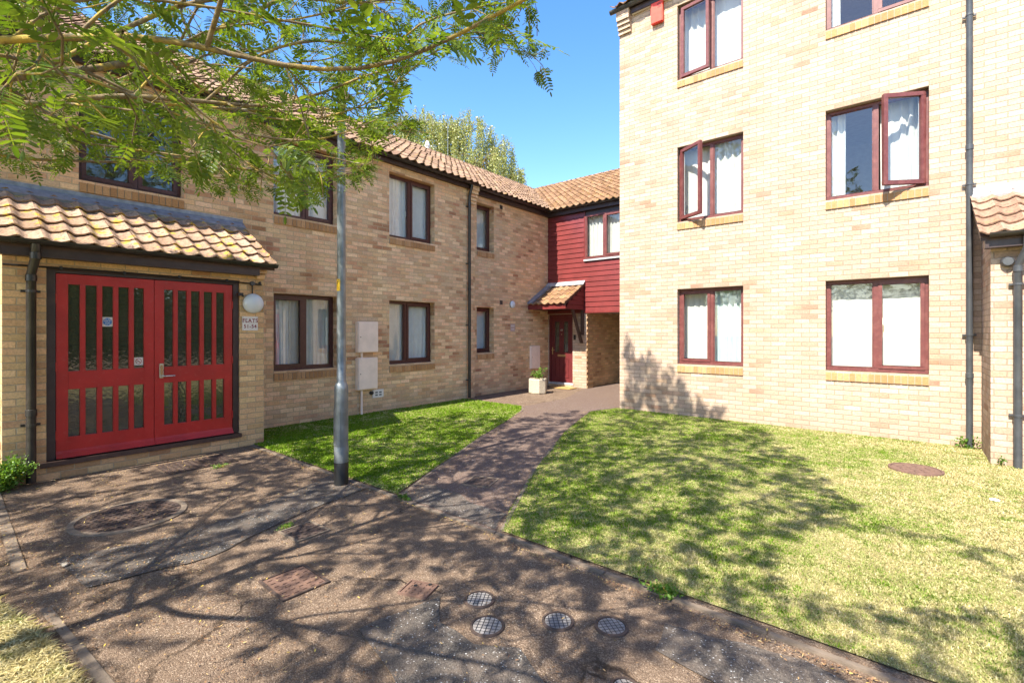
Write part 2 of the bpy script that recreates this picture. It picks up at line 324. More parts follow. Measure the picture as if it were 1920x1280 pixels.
def window(par, P, u0, u1, z0, z1, mull=None, casements=(1,), opened=None, curtains=(), frame='upvc', recess=.085, sill=True, wid=1, seed=0, cmat='curtain', handle=None, wmat='glass', label=None):
    """casements: indices of lights that have a sash ring; opened: dict light->(hinge side, angle)"""
    mb = MB(); t = .05; fr = recess
    mb.ring(P, u0 + .003, u1 - .003, z0 + .003, z1 - .003, -fr - .07, -fr, t, .06)
    lights = [(u0 + t, u1 - t)]
    if mull:
        mb.pb(P, mull - .033, mull + .033, z0 + .06, z1 - t, -fr - .068, -fr - .001); lights = [(u0 + t, mull - .033), (mull + .033, u1 - t)]
    mb.pb(P, u0 + .004, u1 - .004, z0 + .004, z0 + .03, -fr + .001, -fr + .028)     # cill nosing
    w = mb.build('window', frame, par, bevel=.004)
    if label: w['label'] = label
    for i, (a, b) in enumerate(lights):
        zb, zt = z0 + .062, z1 - t - .002; a2, b2 = a + .002, b - .002; Q = P
        if opened and i in opened:
            side, ang, slide = opened[i]; h = a2 if side == 'L' else b2; ca, sa = math.cos(R(ang)), math.sin(R(ang))
            sg = 1 if side == 'L' else -1
            def Q(u, z, ww, h=h, ca=ca, sa=sa, sg=sg):
                du = (u - h) * sg; dw = ww + fr - .0
                return P(h + sg * (du * ca - dw * sa + .02), z, -fr + .01 + du * sa + dw * ca)
            st = .058; a2 -= .012; b2 += .012; zb -= .012; zt += .012
            sb = MB().ring(Q, a2, b2, zb, zt, -.055 - fr + .055, .002 + .055 - fr, st).build('sash', frame, w, bevel=.004)
            e = .004; pw = -fr + .03
            MB().ring(Q, a2 + .01, b2 - .01, zb + .01, zt - .01, -fr - .012, -fr - .002, .045).build('seal', 'white', w)
            MB().q([Q(a2 + st, zb + st, pw), Q(b2 - st, zb + st, pw), Q(b2 - st, zt - st, pw), Q(a2 + st, zt - st, pw)]).build('pane', wmat, w, recalc=False)
            MB().tube([P(h, zb + .03, -fr - .02), Q((a2 + b2) / 2, zb + .02, -fr)], .006, 6).build('stay', 'chrome', w)
        else:
            if i in casements:
                MB().ring(P, a2 - .008, b2 + .008, zb - .008, zt + .008, -fr - .055, -fr + .012, .05).build('sash', frame, w, bevel=.004)
                ins = .042
            else:
                MB().ring(P, a2, b2, zb, zt, -fr - .05, -fr - .012, .012).build('bead', frame, w); ins = .011
            pw = -fr - .03
            MB().q([P(a2 + ins, zb + ins, pw), P(b2 - ins, zb + ins, pw), P(b2 - ins, zt - ins, pw), P(a2 + ins, zt - ins, pw)]).build('pane', wmat, w, recalc=False)
    if handle: MB().pb(P, handle[0] - .008, handle[0] + .008, handle[1] - .055, handle[1] + .055, -fr - .085, -fr - .06).build('window_handle', 'white', w, bevel=.003)
    for k, c in enumerate(curtains):
        ca, cb = c[0], c[1]; cm = c[2] if len(c) > 2 else cmat; dep = c[3] if len(c) > 3 else .2; fold = c[4] if len(c) > 4 else max(2, (cb - ca) / .11); amp = c[5] if len(c) > 5 else .028
        g = c[6] if len(c) > 6 else 0.0; zt_ = c[7] if len(c) > 7 else z1 + .06
        curtain_mesh(P, ca, cb, z0 - .05, zt_, -fr - dep, fold, amp, g, seed * 7 + k).build('curtain', cm, w, smooth='all', recalc=False)
    if sill:
        sm = MB(); n = max(2, round((u1 - u0) / .077)); st = (u1 - u0) / n
        for i in range(n):
            a = u0 + i * st + .005; b = a + st - .01
            sm.hexa([P(a, z0 - .15, -fr - .02), P(b, z0 - .15, -fr - .02), P(b, z0 - .15, .022), P(a, z0 - .15, .022),
                     P(a, z0 + .0, -fr - .02), P(b, z0 + .0, -fr - .02), P(b, z0 - .035, .022), P(a, z0 - .035, .022)])
        so_ = sm.build('sill', 'sill', w)
        MB().hexa([P(u0, z0 - .149, -fr - .02), P(u1, z0 - .149, -fr - .02), P(u1, z0 - .149, .014), P(u0, z0 - .149, .014),
                   P(u0, z0 - .004, -fr - .02), P(u1, z0 - .004, -fr - .02), P(u1, z0 - .04, .014), P(u0, z0 - .04, .014)]).build('sill_bedding', 'mortar', w)
    return w
def pantiles(p0, along, up, length, slope, wave=.2, gauge=.26, amp=.024, lift=.022, jit=.0055, thick=.014, name='roof', mat='tile', par=None, seg=8):
    """tile sheet: p0 lower corner, along = unit dir of the eave, up = unit dir up the slope"""
    A = Vector(along); U = Vector(up); N = A.cross(U).normalized()
    if N.z < 0: N = -N
    p0 = Vector(p0); nw = int(math.ceil(length / wave)); ng = int(math.ceil(slope / gauge)); V = []; F = []
    rr = random.Random(3)
    for g in range(ng):
        s0 = g * gauge - .03; s1 = min((g + 1) * gauge + .0, slope)
        for k in range(nw):
            j = rr.uniform(-jit, jit); j2 = rr.uniform(-jit, jit) * 2; i0 = len(V)
            for i in range(seg + 1):
                f = i / seg; a = k * wave + f * wave * 1.0
                if a > length: a = length
                h = amp * (math.cos(2 * math.pi * f) + .25 * math.cos(4 * math.pi * f - .8)) + j
                base = p0 + A * a
                lo = base + U * (s0 + j2) + N * (h + lift)
                V += [lo - N * thick, lo, base + U * s1 + N * (h - .002)]
            for i in range(seg):
                q = i0 + i * 3; F += [(q, q + 3, q + 4, q + 1), (q + 1, q + 4, q + 5, q + 2)]
    mb = MB(); mb.v = V; mb.f = F
    return mb.build(name, mat, par, smooth=True, recalc=False)
def gutter(P, u0, u1, z, w, par, r=.056, mat='gutter', clips=1.0, name='gutter'):
    """half-round gutter running along u, its rim at height z, centre w out from the wall"""
    mb = MB(); n = 10; prof = [(math.cos(math.pi + math.pi * i / n) * r, math.sin(math.pi + math.pi * i / n) * r) for i in range(n + 1)]
    prof += [(x * .9, y * .9) for x, y in prof[::-1]]; m = len(prof)
    for u in (u0, u1):
        for x, y in prof: mb.v.append(Vector(P(u, z + y, w + x)))
    for i in range(m): mb.f.append((i, (i + 1) % m, m + (i + 1) % m, m + i))
    for uu, s in ((u0, 0), (u1, 1)):                      # stop ends
        mb.q([P(uu, z + y, w + x) for x, y in prof[:n + 1]])
    k = u0 + .35
    while k < u1:                                         # union brackets
        for x in range(n):
            a, b = prof[x], prof[x + 1]
            f = 1.09
            mb.hexa([P(k, z + a[1] * f, w + a[0] * f), P(k + .03, z + a[1] * f, w + a[0] * f), P(k + .03, z + b[1] * f, w + b[0] * f), P(k, z + b[1] * f, w + b[0] * f),
                     P(k, z + a[1], w + a[0]), P(k + .03, z + a[1], w + a[0]), P(k + .03, z + b[1], w + b[0]), P(k, z + b[1], w + b[0])])
        k += clips
    return mb.build(name, mat, par, smooth=True)
def downpipe(pts, r, par, mat='gutter', joints=(), clips=(), P=None, name='downpipe'):
    o = MB().tube(pts, r, 14).build(name, mat, par, smooth=True)
    for (x, y, z) in joints: MB().lathe((x, y, z), [(r + .001, -.035), (r + .007, -.034), (r + .007, .03), (r + .001, .035)], 16).build('joint_collar', mat, o, smooth=True)
    for (x, y, z, ax) in clips:
        b = MB(); b.lathe((x, y, z), [(r + .001, -.014), (r + .006, -.013), (r + .006, .013), (r + .001, .014)], 16)
        if ax == 'Y': b.box(x - .02 - r, x - r + .005, y - r - .035, y + r + .035, z - .012, z + .012)
        else: b.box(x - r - .035, x + r + .035, y + r - .005, y + r + .02, z - .012, z + .012)
        b.build('pipe_clip', mat, o)
    return o
# ------------------------------------------------------------------ layout constants (metres; camera at the origin)
XA, X2, XP, YC, YB = -8.10, -8.24, -7.13, 9.07, 11.65
PA, P2, PP, PC, PB = PX(XA), PX(X2), PX(XP), PY(YC), PY(YB)
YAE = 8.38                       # end of the forward part of the terrace
EZ = 5.12

# ---- long two-storey terrace on the left
ter = thing('terrace_house', 'long two-storey buff brick terrace with brown pantile roof, on the left behind the porch', 'house', (XA, 3.0, 0))
opsA = [(1.19, 2.335, 3.52, 4.84), (3.609, 4.753, 3.54, 4.84), (5.904, 7.109, 3.52, 4.84), (3.609, 4.753, .93, 2.235), (5.904, 7.109, .92, 2.232),
        (-1.9, -.7, 3.52, 4.84), (-5, -3.8, 3.52, 4.84)]
wall(PA, -7, YAE, -.1, EZ, opsA).build('wall', 'brick_a', ter, recalc=False)
ops2 = [(8.6, 9.24, 3.62, 4.80), (8.6, 9.24, 1.06, 2.207)]
wall(P2, YAE, 14.0, -.1, EZ, ops2).build('wall', 'brick_a', ter, recalc=False)
m = MB(); m.q([(XA, YAE, -.1), (X2, YAE, -.1), (X2, YAE, EZ), (XA, YAE, EZ)], (0, 1, 0)); m.build('wall_return', 'brick_a', ter, recalc=False)
m = MB(); m.q([(-16.3, -7, -.1), (-16.3, 20, -.1), (-16.3, 20, 5.1), (-16.3, -7, 5.1)], (-1, 0, 0)); m.q([(-16.3, -7, -.1), (XA, -7, -.1), (XA, -7, 5.1), (-12.2, -7, 7.4), (-16.3, -7, 5.1)], (0, -1, 0))
m.q([(-16.3, 20, -.1), (X2, 20, -.1), (X2, 20, 5.1), (-12.2, 20, 7.4), (-16.3, 20, 5.1)], (0, 1, 0)); m.build('rear_wall', 'brick_a', ter, recalc=False)
m = MB(); m.q([(-16.3, -7, 2.55), (XA - .32, -7, 2.55), (XA - .32, 14, 2.55), (-16.3, 14, 2.55)]); m.q([(XA - 2.6, -7, -.1), (XA - 2.6, 14, -.1), (XA - 2.6, 14, 5.1), (XA - 2.6, -7, 5.1)])
m.q([(-16.3, -7, 5.08), (XA - .32, -7, 5.08), (XA - .32, 14, 5.08), (-16.3, 14, 5.08)]); m.build('interior', 'roomwall', ter, recalc=False)
# brick kneeler under the end of the eaves
m = MB()
for i in range(5): m.pb(PA, YAE - .23 + .0 , YAE - .004 + .0, EZ - .1 - .075 * (i + 1) - .0, EZ - .1 - .075 * i - .006, -.05, .165 - .032 * i)
m.pb(PA, YAE - .23, YAE - .004, EZ - .1, EZ, -.05, .165)
m.build('kneeler', 'brick_a', ter)
# projecting top course of bricks
MB().pb(PA, -7, YAE - .24, EZ - .075, EZ - .004, -.05, .018).build('brick_ledge', 'brick_p', ter)
MB().pb(P2, YAE + .004, YB - .004, EZ - .1, EZ - .004, -.05, .014).build('brick_ledge', 'brick_p', ter)
ang = R(30.3); upA = Vector((-math.cos(ang), 0, math.sin(ang)))
pantiles((XA + .26, -7, EZ - .03), (0, 1, 0), upA, YAE + 7 + .05, 5.05, wave=.205, gauge=.265, amp=.024, lift=.026, name='roof', mat='tile', par=ter)
pantiles((X2 + .26, YAE + .0, EZ - .01), (0, 1, 0), upA, 7.9, 4.9, wave=.205, gauge=.265, amp=.024, lift=.026, name='roof', mat='tile', par=ter)
m = MB(); m.q([(-12.19, -7, 7.52), (-12.19, 20, 7.52), (-16.6, 20, 4.95), (-16.6, -7, 4.95)]); m.build('rear_roof', 'tile', ter, recalc=False)
rt = MB()
for k in range(60):
    y0 = -7 + k * .45; rt.tube([(-12.2, y0, 7.50), (-12.2, y0 + .44, 7.505)], [.11, .118], 12)
rt.build('ridge_tile', 'tile', ter, smooth=True)
MB().pb(PA, -7, YAE - .235, EZ - .20 + .06, EZ + .03, .06, .085).build('fascia', 'fascia', ter)
MB().pb(P2, YAE + .004, YB - .01, EZ - .16, EZ + .05, .06, .085).build('fascia', 'fascia', ter)
MB().pb(PA, -7, YAE - .235, EZ - .138, EZ - .128, -.0, .062).build('soffit', 'fascia', ter)
MB().pb(P2, YAE + .004, YB - .01, EZ - .158, EZ - .148, .0, .062).build('soffit', 'fascia', ter)
gutter(PA, -7, YAE + .02, EZ - .01, .15, ter, r=.06, clips=1.15)
gutter(P2, YAE + .03, YB + .0, EZ + .0, .15, ter, r=.06, clips=1.15)
dx = XA + .075
downpipe([(XA + .15, 8.13, EZ - .05), (XA + .15, 8.13, EZ - .12), (dx, 8.13, EZ - .32), (dx, 8.13, .03)], .036, ter, 'gutter', joints=[(dx, 8.13, 4.62), (dx, 8.13, 2.6)],
         clips=[(dx, 8.13, z, 'Y') for z in (4.55, 3.2, 1.75, .45)])
# wall windows
window(ter, PA, 1.19, 2.335, 3.52, 4.84, mull=1.80, casements=(0, 1), curtains=[(1.15, 1.32)], seed=1, recess=.14)
window(ter, PA, 3.609, 4.753, 3.54, 4.84, mull=4.20, casements=(1,), curtains=[(3.6, 4.76, 'net', .10, 12, .02)], seed=2, recess=.14)
window(ter, PA, 5.904, 7.109, 3.52, 4.84, mull=6.52, casements=(1,), curtains=[(5.9, 7.12, 'net', .10, 12, .022)], seed=3, handle=(6.47, 4.1), recess=.14)
window(ter, PA, 3.609, 4.753, .93, 2.235, mull=4.20, casements=(0,), curtains=[(3.6, 3.98, 'net', .10, 5, .03, .2), (3.98, 4.78, 'curtain', .10, 9, .035)], seed=4, recess=.14)
window(ter, PA, 5.904, 7.109, .92, 2.232, mull=6.42, casements=(1,), curtains=[(5.9, 6.5, 'curtain', .10, 4, .02), (6.5, 7.13, 'net', .10, 5, .03)], seed=5, recess=.14)
window(ter, PA, -1.9, -.7, 3.52, 4.84, mull=-1.3, curtains=[], seed=5, sill=True, recess=.14)
window(ter, P2, 8.6, 9.24, 3.62, 4.80, casements=(0,), curtains=[(8.6, 9.25, 'net', .15, 4, .006)], seed=6, recess=.16)
window(ter, P2, 8.6, 9.24, 1.06, 2.207, casements=(0,), curtains=[(8.6, 9.25, 'net', .15, 4, .006)], seed=7, recess=.16)
MB().pb(P2, 9.47, 9.58, 4.80, 4.90, -.01, .004).build('vent', 'black', ter)
MB().pb(P2, 9.47, 9.58, 2.30, 2.41, -.01, .004).build('vent', 'iron', ter)
# damp proof course drip and gas vent
m = MB(); m.tube([(-12.5, 10.65, 7.0), (-12.5, 10.65, 7.86)], .065, 16); fl = m.build('flue_pipe', 'white', ter, smooth=True)
MB().lathe((-12.5, 10.65, 7.82), [(.085, 0), (.09, .02), (.075, .09), (.05, .16), (.02, .19)], 16).build('flue_cap', 'white', fl, smooth=True)
# television aerial on the far ridge
m = MB(); m.tube([(-13.6, 12.6, 6.8), (-13.6, 12.6, 9.9)], .009, 6); m.tube([(-13.6, 12.3, 9.8), (-13.6, 12.9, 9.8)], .005, 6)
for k in range(5): m.tube([(-13.7, 12.34 + k * .13, 9.8), (-13.5, 12.34 + k * .13, 9.8)], .003, 5)
m.build('aerial', 'steel', ter)

# ---- porch with red double doors
def porch(name, label, P, ax, u0, u1, du0, du1, gz, wallw, W, downu, signs, flash_mat):
    """lean-to porch: front plane P (w=0), host wall at w=-wallw, doors du0..du1; W(u,z,w)->xyz is P"""
    org = P((u0 + u1) / 2, 0, -wallw / 2); pr = thing(name, label, 'porch', org)
    n = Vector(P(0, 0, 1)) - Vector(P(0, 0, 0)); uv = Vector(P(1, 0, 0)) - Vector(P(0, 0, 0))
    zt, zb = 2.24, .20
    wall(P, u0, u1, -.1, gz + .0, [(du0 - .075, du1 + .075, zb - .06, zt + .06)], .24, n).build('wall', 'brick_p', pr, recalc=False)
    for uu, s in ((u0, -1), (u1, 1)):
        m = MB(); m.q([P(uu, -.1, 0), P(uu, -.1, -wallw), P(uu, gz + .55, -wallw), P(uu, gz, 0)], uv * s); m.build('side_wall', 'brick_p', pr, recalc=False)
    fr = MB(); fr.pb(P, du0 - .072, du0, zb, zt + .0, -.13, -.03); fr.pb(P, du1, du1 + .072, zb, zt, -.13, -.03); fr.pb(P, du0 - .072, du1 + .072, zt + .0, zt + .057, -.13, -.03)
    fr = fr.build('door_frame', 'fascia', pr)
    MB().pb(P, du0 - .13, du1 + .09, zb - .058, zb - .004, -.13, .035).build('door_sill', 'woodbr', fr, bevel=.004)
    mid = (du0 + du1) / 2
    for i, (a, b) in enumerate(((du0 + .004, mid - .002), (mid + .002, du1 - .004))):
        w0, w1 = -.095, -.045; st = .10; d = MB(); za = zb + .012; zc = zt - .008
        rails = [(za, za + .22), (za + .745, za + .945), (zc - .11, zc)]
        for r0, r1 in rails: d.pb(P, a + st, b - st, r0, r1, w0, w1)
        d.pb(P, a, a + st, za, zc, w0, w1); d.pb(P, b - st, b, za, zc, w0, w1)
        iw = b - a - 2 * st; bar = .048; gw = (iw - 4 * bar) / 5; pn = MB()
        for (p0, p1) in ((rails[0][1], rails[1][0]), (rails[1][1], rails[2][0])):
            for k in range(5):
                ga = a + st + k * (gw + bar)
                if k < 4: d.pb(P, ga + gw, ga + gw + bar, p0, p1, w0, w1)
        d = d.build('door', 'red', pr, bevel=.003)
        d.location = (0, 0, 0)
        for (p0, p1) in ((rails[0][1], rails[1][0]), (rails[1][1], rails[2][0])):
            for k in range(5):
                ga = a + st + k * (gw + bar)
                MB().q([P(ga - .004, p0 - .004, -.073), P(ga + gw + .004, p0 - .004, -.073), P(ga + gw + .004, p1 + .004, -.073), P(ga - .004, p1 + .004, -.073)]).build('glass_pane', 'glass_r', d, recalc=False)
        MB().hexa([P(a, za, w1), P(b, za, w1), P(b, za, w1 + .05), P(a, za, w1 + .05), P(a, za + .075, w1), P(b, za + .075, w1), P(b, za + .05, w1 + .012), P(a, za + .05, w1 + .012)]).build('weather_bar', 'red', d)
        for hz in (za + .25, za + 1.0, za + 1.75):
            hu = a if i == 0 else b
            MB().tube([P(hu, hz - .05, w1 + .004), P(hu, hz + .05, w1 + .004)], .009, 8).build('hinge', 'red', d, smooth=True)
        if i == 1:
            lk = MB(); lk.pb(P, a + .045, a + .088, 1.02, 1.20, w1, w1 + .03); lk = lk.build('door_lock', 'chrome', d, bevel=.006)
            MB().pb(P, a + .055, a + .078, 1.06, 1.18, w1 + .031, w1 + .034).build('keypad', 'sill', d)
            MB().tube([P(a + .066, 1.045, w1 + .02), P(a + .066, 1.045, w1 + .06), P(a + .10, 1.045, w1 + .066), P(a + .20, 1.043, w1 + .06)], [.012, .011, .009, .008], 8).build('door_handle', 'chrome', d, smooth=True)
        if signs and i == 0:
            k = 2; ga = a + st + k * (gw + bar); w = -.070
            MB().pb(P, ga + .002, ga + gw - .002, 1.655, 1.765, w, w + .0015).build('fire_notice', 'signw', d)
            o = MB(); c = P((ga + ga + gw) / 2, 1.71, w + .0025)
            pts = [P((ga + ga + gw) / 2 + math.cos(t * .209) * (gw / 2 - .009), 1.71 + math.sin(t * .209) * .046, w + .0025) for t in range(30)]
            o.q(pts); o.build('fire_notice_disc', 'blue', d, recalc=False)
            for q, s in enumerate(('This door', 'must be', 'kept', 'closed')): text_mesh(s, .019, P, (ga + ga + gw) / 2, 1.739 - q * .0195, w + .004, 'signw', d, bold=.0006)
            k = 4; ga = a + st + k * (gw + bar)
            MB().pb(P, ga + .002, ga + gw - .004, 1.19, 1.285, w, w + .0015).build('no_smoking_notice', 'signw', d)
            cu, cz = ga + gw / 2, 1.238; o = MB()
            for t in range(28):
                a0, a1 = t * math.pi / 14, (t + 1) * math.pi / 14
                o.q([P(cu + math.cos(a0) * .030, cz + math.sin(a0) * .035, w + .003), P(cu + math.cos(a1) * .030, cz + math.sin(a1) * .035, w + .003), P(cu + math.cos(a1) * .025, cz + math.sin(a1) * .029, w + .003), P(cu + math.cos(a0) * .025, cz + math.sin(a0) * .029, w + .003)])
            o.q([P(cu - .022, cz + .018, w + .0035), P(cu - .018, cz + .023, w + .0035), P(cu + .022, cz - .018, w + .0035), P(cu + .018, cz - .023, w + .0035)])
            o.build('no_smoking_ring', 'red', d, recalc=False)
            o = MB(); o.q([P(cu - .02, cz - .008, w + .0032), P(cu + .014, cz - .008, w + .0032), P(cu + .014, cz - .002, w + .0032), P(cu - .02, cz - .002, w + .0032)]); o.build('cigarette_symbol', 'black', d, recalc=False)
    # roof
    an = R(31); up = -n * math.cos(an) + Vector((0, 0, math.sin(an)))
    sl_ = (wallw + .24) / math.cos(an)
    ro = pantiles(Vector(P(u0 - .12, gz + .055, .22)), uv, up, u1 - u0 + .18, sl_ - .06, wave=.2, gauge=.265, amp=.019, lift=.026, thick=.018, jit=.006, name='roof', mat='tile_p', par=pr, seg=10)
    if (Vector(P(0, 0, 0)) - Vector(P(1, 0, 0))).length: pass
    fz = gz + .055 + math.tan(an) * (wallw + .22)
    MB().hexa([P(u0 - .1, fz - .11, -wallw + .12), P(u1 + .09, fz - .11, -wallw + .12), P(u1 + .09, fz - .01, -wallw), P(u0 - .1, fz - .01, -wallw),
               P(u0 - .1, fz - .055, -wallw + .14), P(u1 + .09, fz - .055, -wallw + .14), P(u1 + .09, fz + .06, -wallw), P(u0 - .1, fz + .06, -wallw)]).build('lead_flashing', flash_mat, ro)
    MB().pb(P, u0 - .1, u1 + .09, fz + .0, fz + .10, -wallw + .001, -wallw + .012).build('upstand_flashing', flash_mat, ro)
    MB().hexa([P(u0 - .1, gz - .03, .16), P(u1 + .08, gz - .03, .16), P(u1 + .08, fz - .13, -wallw + .001), P(u0 - .1, fz - .13, -wallw + .001),
               P(u0 - .1, gz + .03, .16), P(u1 + .08, gz + .03, .16), P(u1 + .08, fz - .06, -wallw + .001), P(u0 - .1, fz - .06, -wallw + .001)]).build('roof_underlay', 'woodbr', ro)
    MB().pb(P, u0 - .06, u1 - .12, gz - .115, gz + .03, .03, .16 - .004).build('fascia', 'fascia', pr)
    gutter(P, u0 - (.3 if signs else .03), u1 + .09, gz + .05, .215, pr, r=.052, clips=1.0)
    cb = MB(); cb.pb(P, u1 - .115, u1 + .0, gz - .075, gz + .02, -.1, .10); cb.pb(P, u1 - .115, u1 + .0, gz - .15, gz - .081, -.1, .05); cb.build('corbel', 'brick_p', pr)
    return pr

def PX_(u, z, w): return (XP + w, u, z)
pl = porch('entrance_porch', 'brick lean-to porch with red double doors and lichened tiles, FLATS 51-54 sign beside it', PP, None, .46, 3.04, .862, 2.645, 2.49, .97, PP, .665, True, 'lead')
dy = .665
downpipe([(XP + .215, dy + .02, 2.50), (XP + .20, dy + .02, 2.36), (XP + .07, dy, 2.2), (XP + .065, dy, .02)], .04, pl, joints=[(XP + .065, dy, 2.16), (XP + .202, dy + .02, 2.38), (XP + .065, dy, .75)],
         clips=[(XP + .065, dy, 2.02, 'Y'), (XP + .065, dy, .62, 'Y')])
# cable run and conduit under the porch gutter
m = MB(); m.tube([(XP + .02, .46, 2.285), (XP + .02, 1.5, 2.29), (XP + .02, 2.75, 2.272), (XP + .02, 3.0, 2.262)], .010, 8)
m.tube([(XP + .02, 2.875, 2.27), (XP + .02, 2.875, 2.08)], .009, 8)
for u in (.9, 1.45, 2.0, 2.55, 2.98): m.box(XP, XP + .03, u - .012, u + .012, 2.27, 2.305)
m.build('conduit', 'black', pl)
MB().lathe((XP + .0, 2.875, 2.272), [(.032, 0), (.032, .035), (.028, .04)], 18, (1, 0, 0)).build('junction_box', 'pipe_grey', pl, smooth=True)
m = MB(); m.tube([(XP, 2.76, 2.09), (XP + .10, 2.70, 2.10)], .012, 8); m.box(XP + .06, XP + .12, 2.655, 2.72, 2.085, 2.125); m.build('light_sensor', 'black', pl)

pr2 = porch('entrance_porch', 'sunlit cream brick porch with pink clay tiles, cut by the right edge of the picture', PY(YC - .95), None, .76, 3.4, 1.18, 2.96, 2.70, .95, None, 0, False, 'lead_w')
for ob in pr2.children:
    if ob.name.startswith(('wall', 'side_wall', 'corbel')): ob.data.materials[0] = M['brick_c']
    if ob.name.startswith('roof'): ob.data.materials[0] = M['tile_p2'] if 'tile_p2' in M else M['tile_p']
px2, py2 = .98, YC - .95 - .075
downpipe([(px2 + .06, YC - .95 - .215, 2.72), (px2 + .06, YC - .95 - .20, 2.56), (px2, py2, 2.36), (px2, py2, .0)], .037, pr2, 'pipe_grey', joints=[(px2, py2, 2.33)], clips=[(px2, py2, 2.15, 'X'), (px2, py2, .62, 'X')])
MB().lathe((.90, YC - .95, 2.42), [(.06, 0), (.06, .05), (.045, .075)], 18, (0, -1, 0)).build('bulkhead_lamp', 'pipe_grey', pr2, smooth=True)

# ---- three-storey cream block on the right
blk = thing('apartment_block', 'tall three-storey cream brick block of flats in full sun, with red-brown windows, on the right', 'apartment building', (-4.606, YC, 0))
cols = [(-3.403, -2.235), (-1.02, .224), (3.2, 4.4)]
opsC = [(a, b, .98 + 2.7 * k, 2.40 + 2.7 * k) for a, b in cols for k in range(3) if not (a > 3 and k == 0)]
CZ = 8.16
wall(PC, -4.606, 9, -.1, CZ, opsC, nrm=(0, -1, 0)).build('wall', 'brick_c', blk, recalc=False)
m = MB(); m.q([(-4.606, YC, -.1), (-4.606, 17, -.1), (-4.606, 17, CZ), (-4.606, 13, CZ + 2.3), (-4.606, YC, CZ)], (-1, 0, 0)); m.q([(9, YC, -.1), (9, 17, -.1), (9, 17, CZ), (9, 13, CZ + 2.3), (9, YC, CZ)], (1, 0, 0)); m.q([(-4.606, 17, -.1), (9, 17, -.1), (9, 17, CZ), (-4.606, 17, CZ)], (0, 1, 0))
m.build('side_wall', 'brick_c', blk, recalc=False)
m = MB()
for k in range(1, 4): m.q([(-4.5, YC + .32, 2.7 * k), (9, YC + .32, 2.7 * k), (9, 16.9, 2.7 * k), (-4.5, 16.9, 2.7 * k)])
m.q([(-4.5, YC + 3, 0), (9, YC + 3, 0), (9, YC + 3, 8.1), (-4.5, YC + 3, 8.1)]); m.build('interior', 'roomwall', blk, recalc=False)
W_ = [((-3.403, -2.235), -2.80), ((-1.02, .224), -.385)]
# left column, ground / first / second floor
window(blk, PC, *W_[0][0], .98, 2.40, mull=-2.80, casements=(0,), frame='upvc_red', curtains=[(-3.4, -2.80, 'curtain', .17, 5, .012), (-2.86, -2.22, 'curtain_blue', .17, 6, .03, .1)], seed=11, recess=.10)
window(blk, PC, *W_[0][0], .98 + 2.7, 2.40 + 2.7, mull=-2.80, casements=(), opened={0: ('L', 31, 0)}, frame='upvc_red', curtains=[(-3.45, -2.2, 'curtain', .16, 9, .025)], seed=12, recess=.10)
window(blk, PC, *W_[0][0], .98 + 5.4, 2.40 + 5.4, mull=-2.80, casements=(), opened={0: ('L', 7, 0)}, frame='upvc_red', curtains=[(-3.45, -2.2, 'curtain', .16, 9, .022)], seed=13, recess=.10)
window(blk, PC, *W_[1][0], .98, 2.40, mull=-.385, casements=(1,), frame='upvc_red', curtains=[(-1.05, .25, 'curtain', .15, 7, .006)], seed=14, handle=(-.30, 1.75), recess=.10)
window(blk, PC, *W_[1][0], .98 + 2.7, 2.40 + 2.7, mull=-.385, casements=(), opened={1: ('R', 31, 0)}, frame='upvc_red', curtains=[(-1.04, -.78, 'curtain', .16, 3, .03), (-.33, .25, 'curtain', .16, 5, .04)], seed=15, recess=.10)
window(blk, PC, *W_[1][0], .98 + 5.4, 2.40 + 5.4, mull=-.385, casements=(1,), frame='upvc_red', curtains=[(-1.04, -.85, 'curtain', .16, 3, .03)], seed=16, recess=.10)
for k in (1, 2): window(blk, PC, 3.2, 4.4, .98 + 2.7 * k, 2.40 + 2.7 * k, mull=3.8, casements=(1,), frame='upvc_red', curtains=[(3.2, 4.4)], seed=20 + k)
anC = R(30)
pantiles((-4.68, YC - .24, CZ + .0), (1, 0, 0), (0, math.cos(anC), math.sin(anC)), 13.7, 4.8, wave=.205, gauge=.265, amp=.024, lift=.026, name='roof', mat='tile_b', par=blk)
m = MB(); m.q([(-4.68, 13, CZ + 2.33), (9, 13, CZ + 2.33), (9, 17.3, CZ - .1), (-4.68, 17.3, CZ - .1)]); m.build('rear_roof', 'tile_b', blk, recalc=False)
gutter(PC, -4.74, 9, CZ + .0, .15, blk, r=.06, mat='pipe_grey', clips=1.1)
MB().pb(PC, -4.32, 9, CZ - .16, CZ + .03, .06, .085).build('fascia', 'fascia', blk)
MB().pb(PC, -4.32, 9, CZ - .156, CZ - .15, .001, .061).build('soffit', 'white', blk)
m = MB(); x0 = -4.61
for i in range(4): m.pb(PC, x0, x0 + .27, CZ - .16 - .08 * (i + 1), CZ - .16 - .08 * i - .008, -.05, .145 - .034 * i)
m.pb(PC, x0, x0 + .27, CZ - .16, CZ + .0, -.05, .15)
m.build('kneeler', 'brick_c', blk)
downpipe([(.638, YC - .15, CZ - .05), (.638, YC - .075, CZ - .3), (.638, YC - .075, .02)], .036, blk, 'pipe_grey', joints=[(.638, YC - .075, z) for z in (6.9, 4.1, 1.0)], clips=[(.638, YC - .075, z, 'X') for z in (3.6, 5.9, 1.55)])

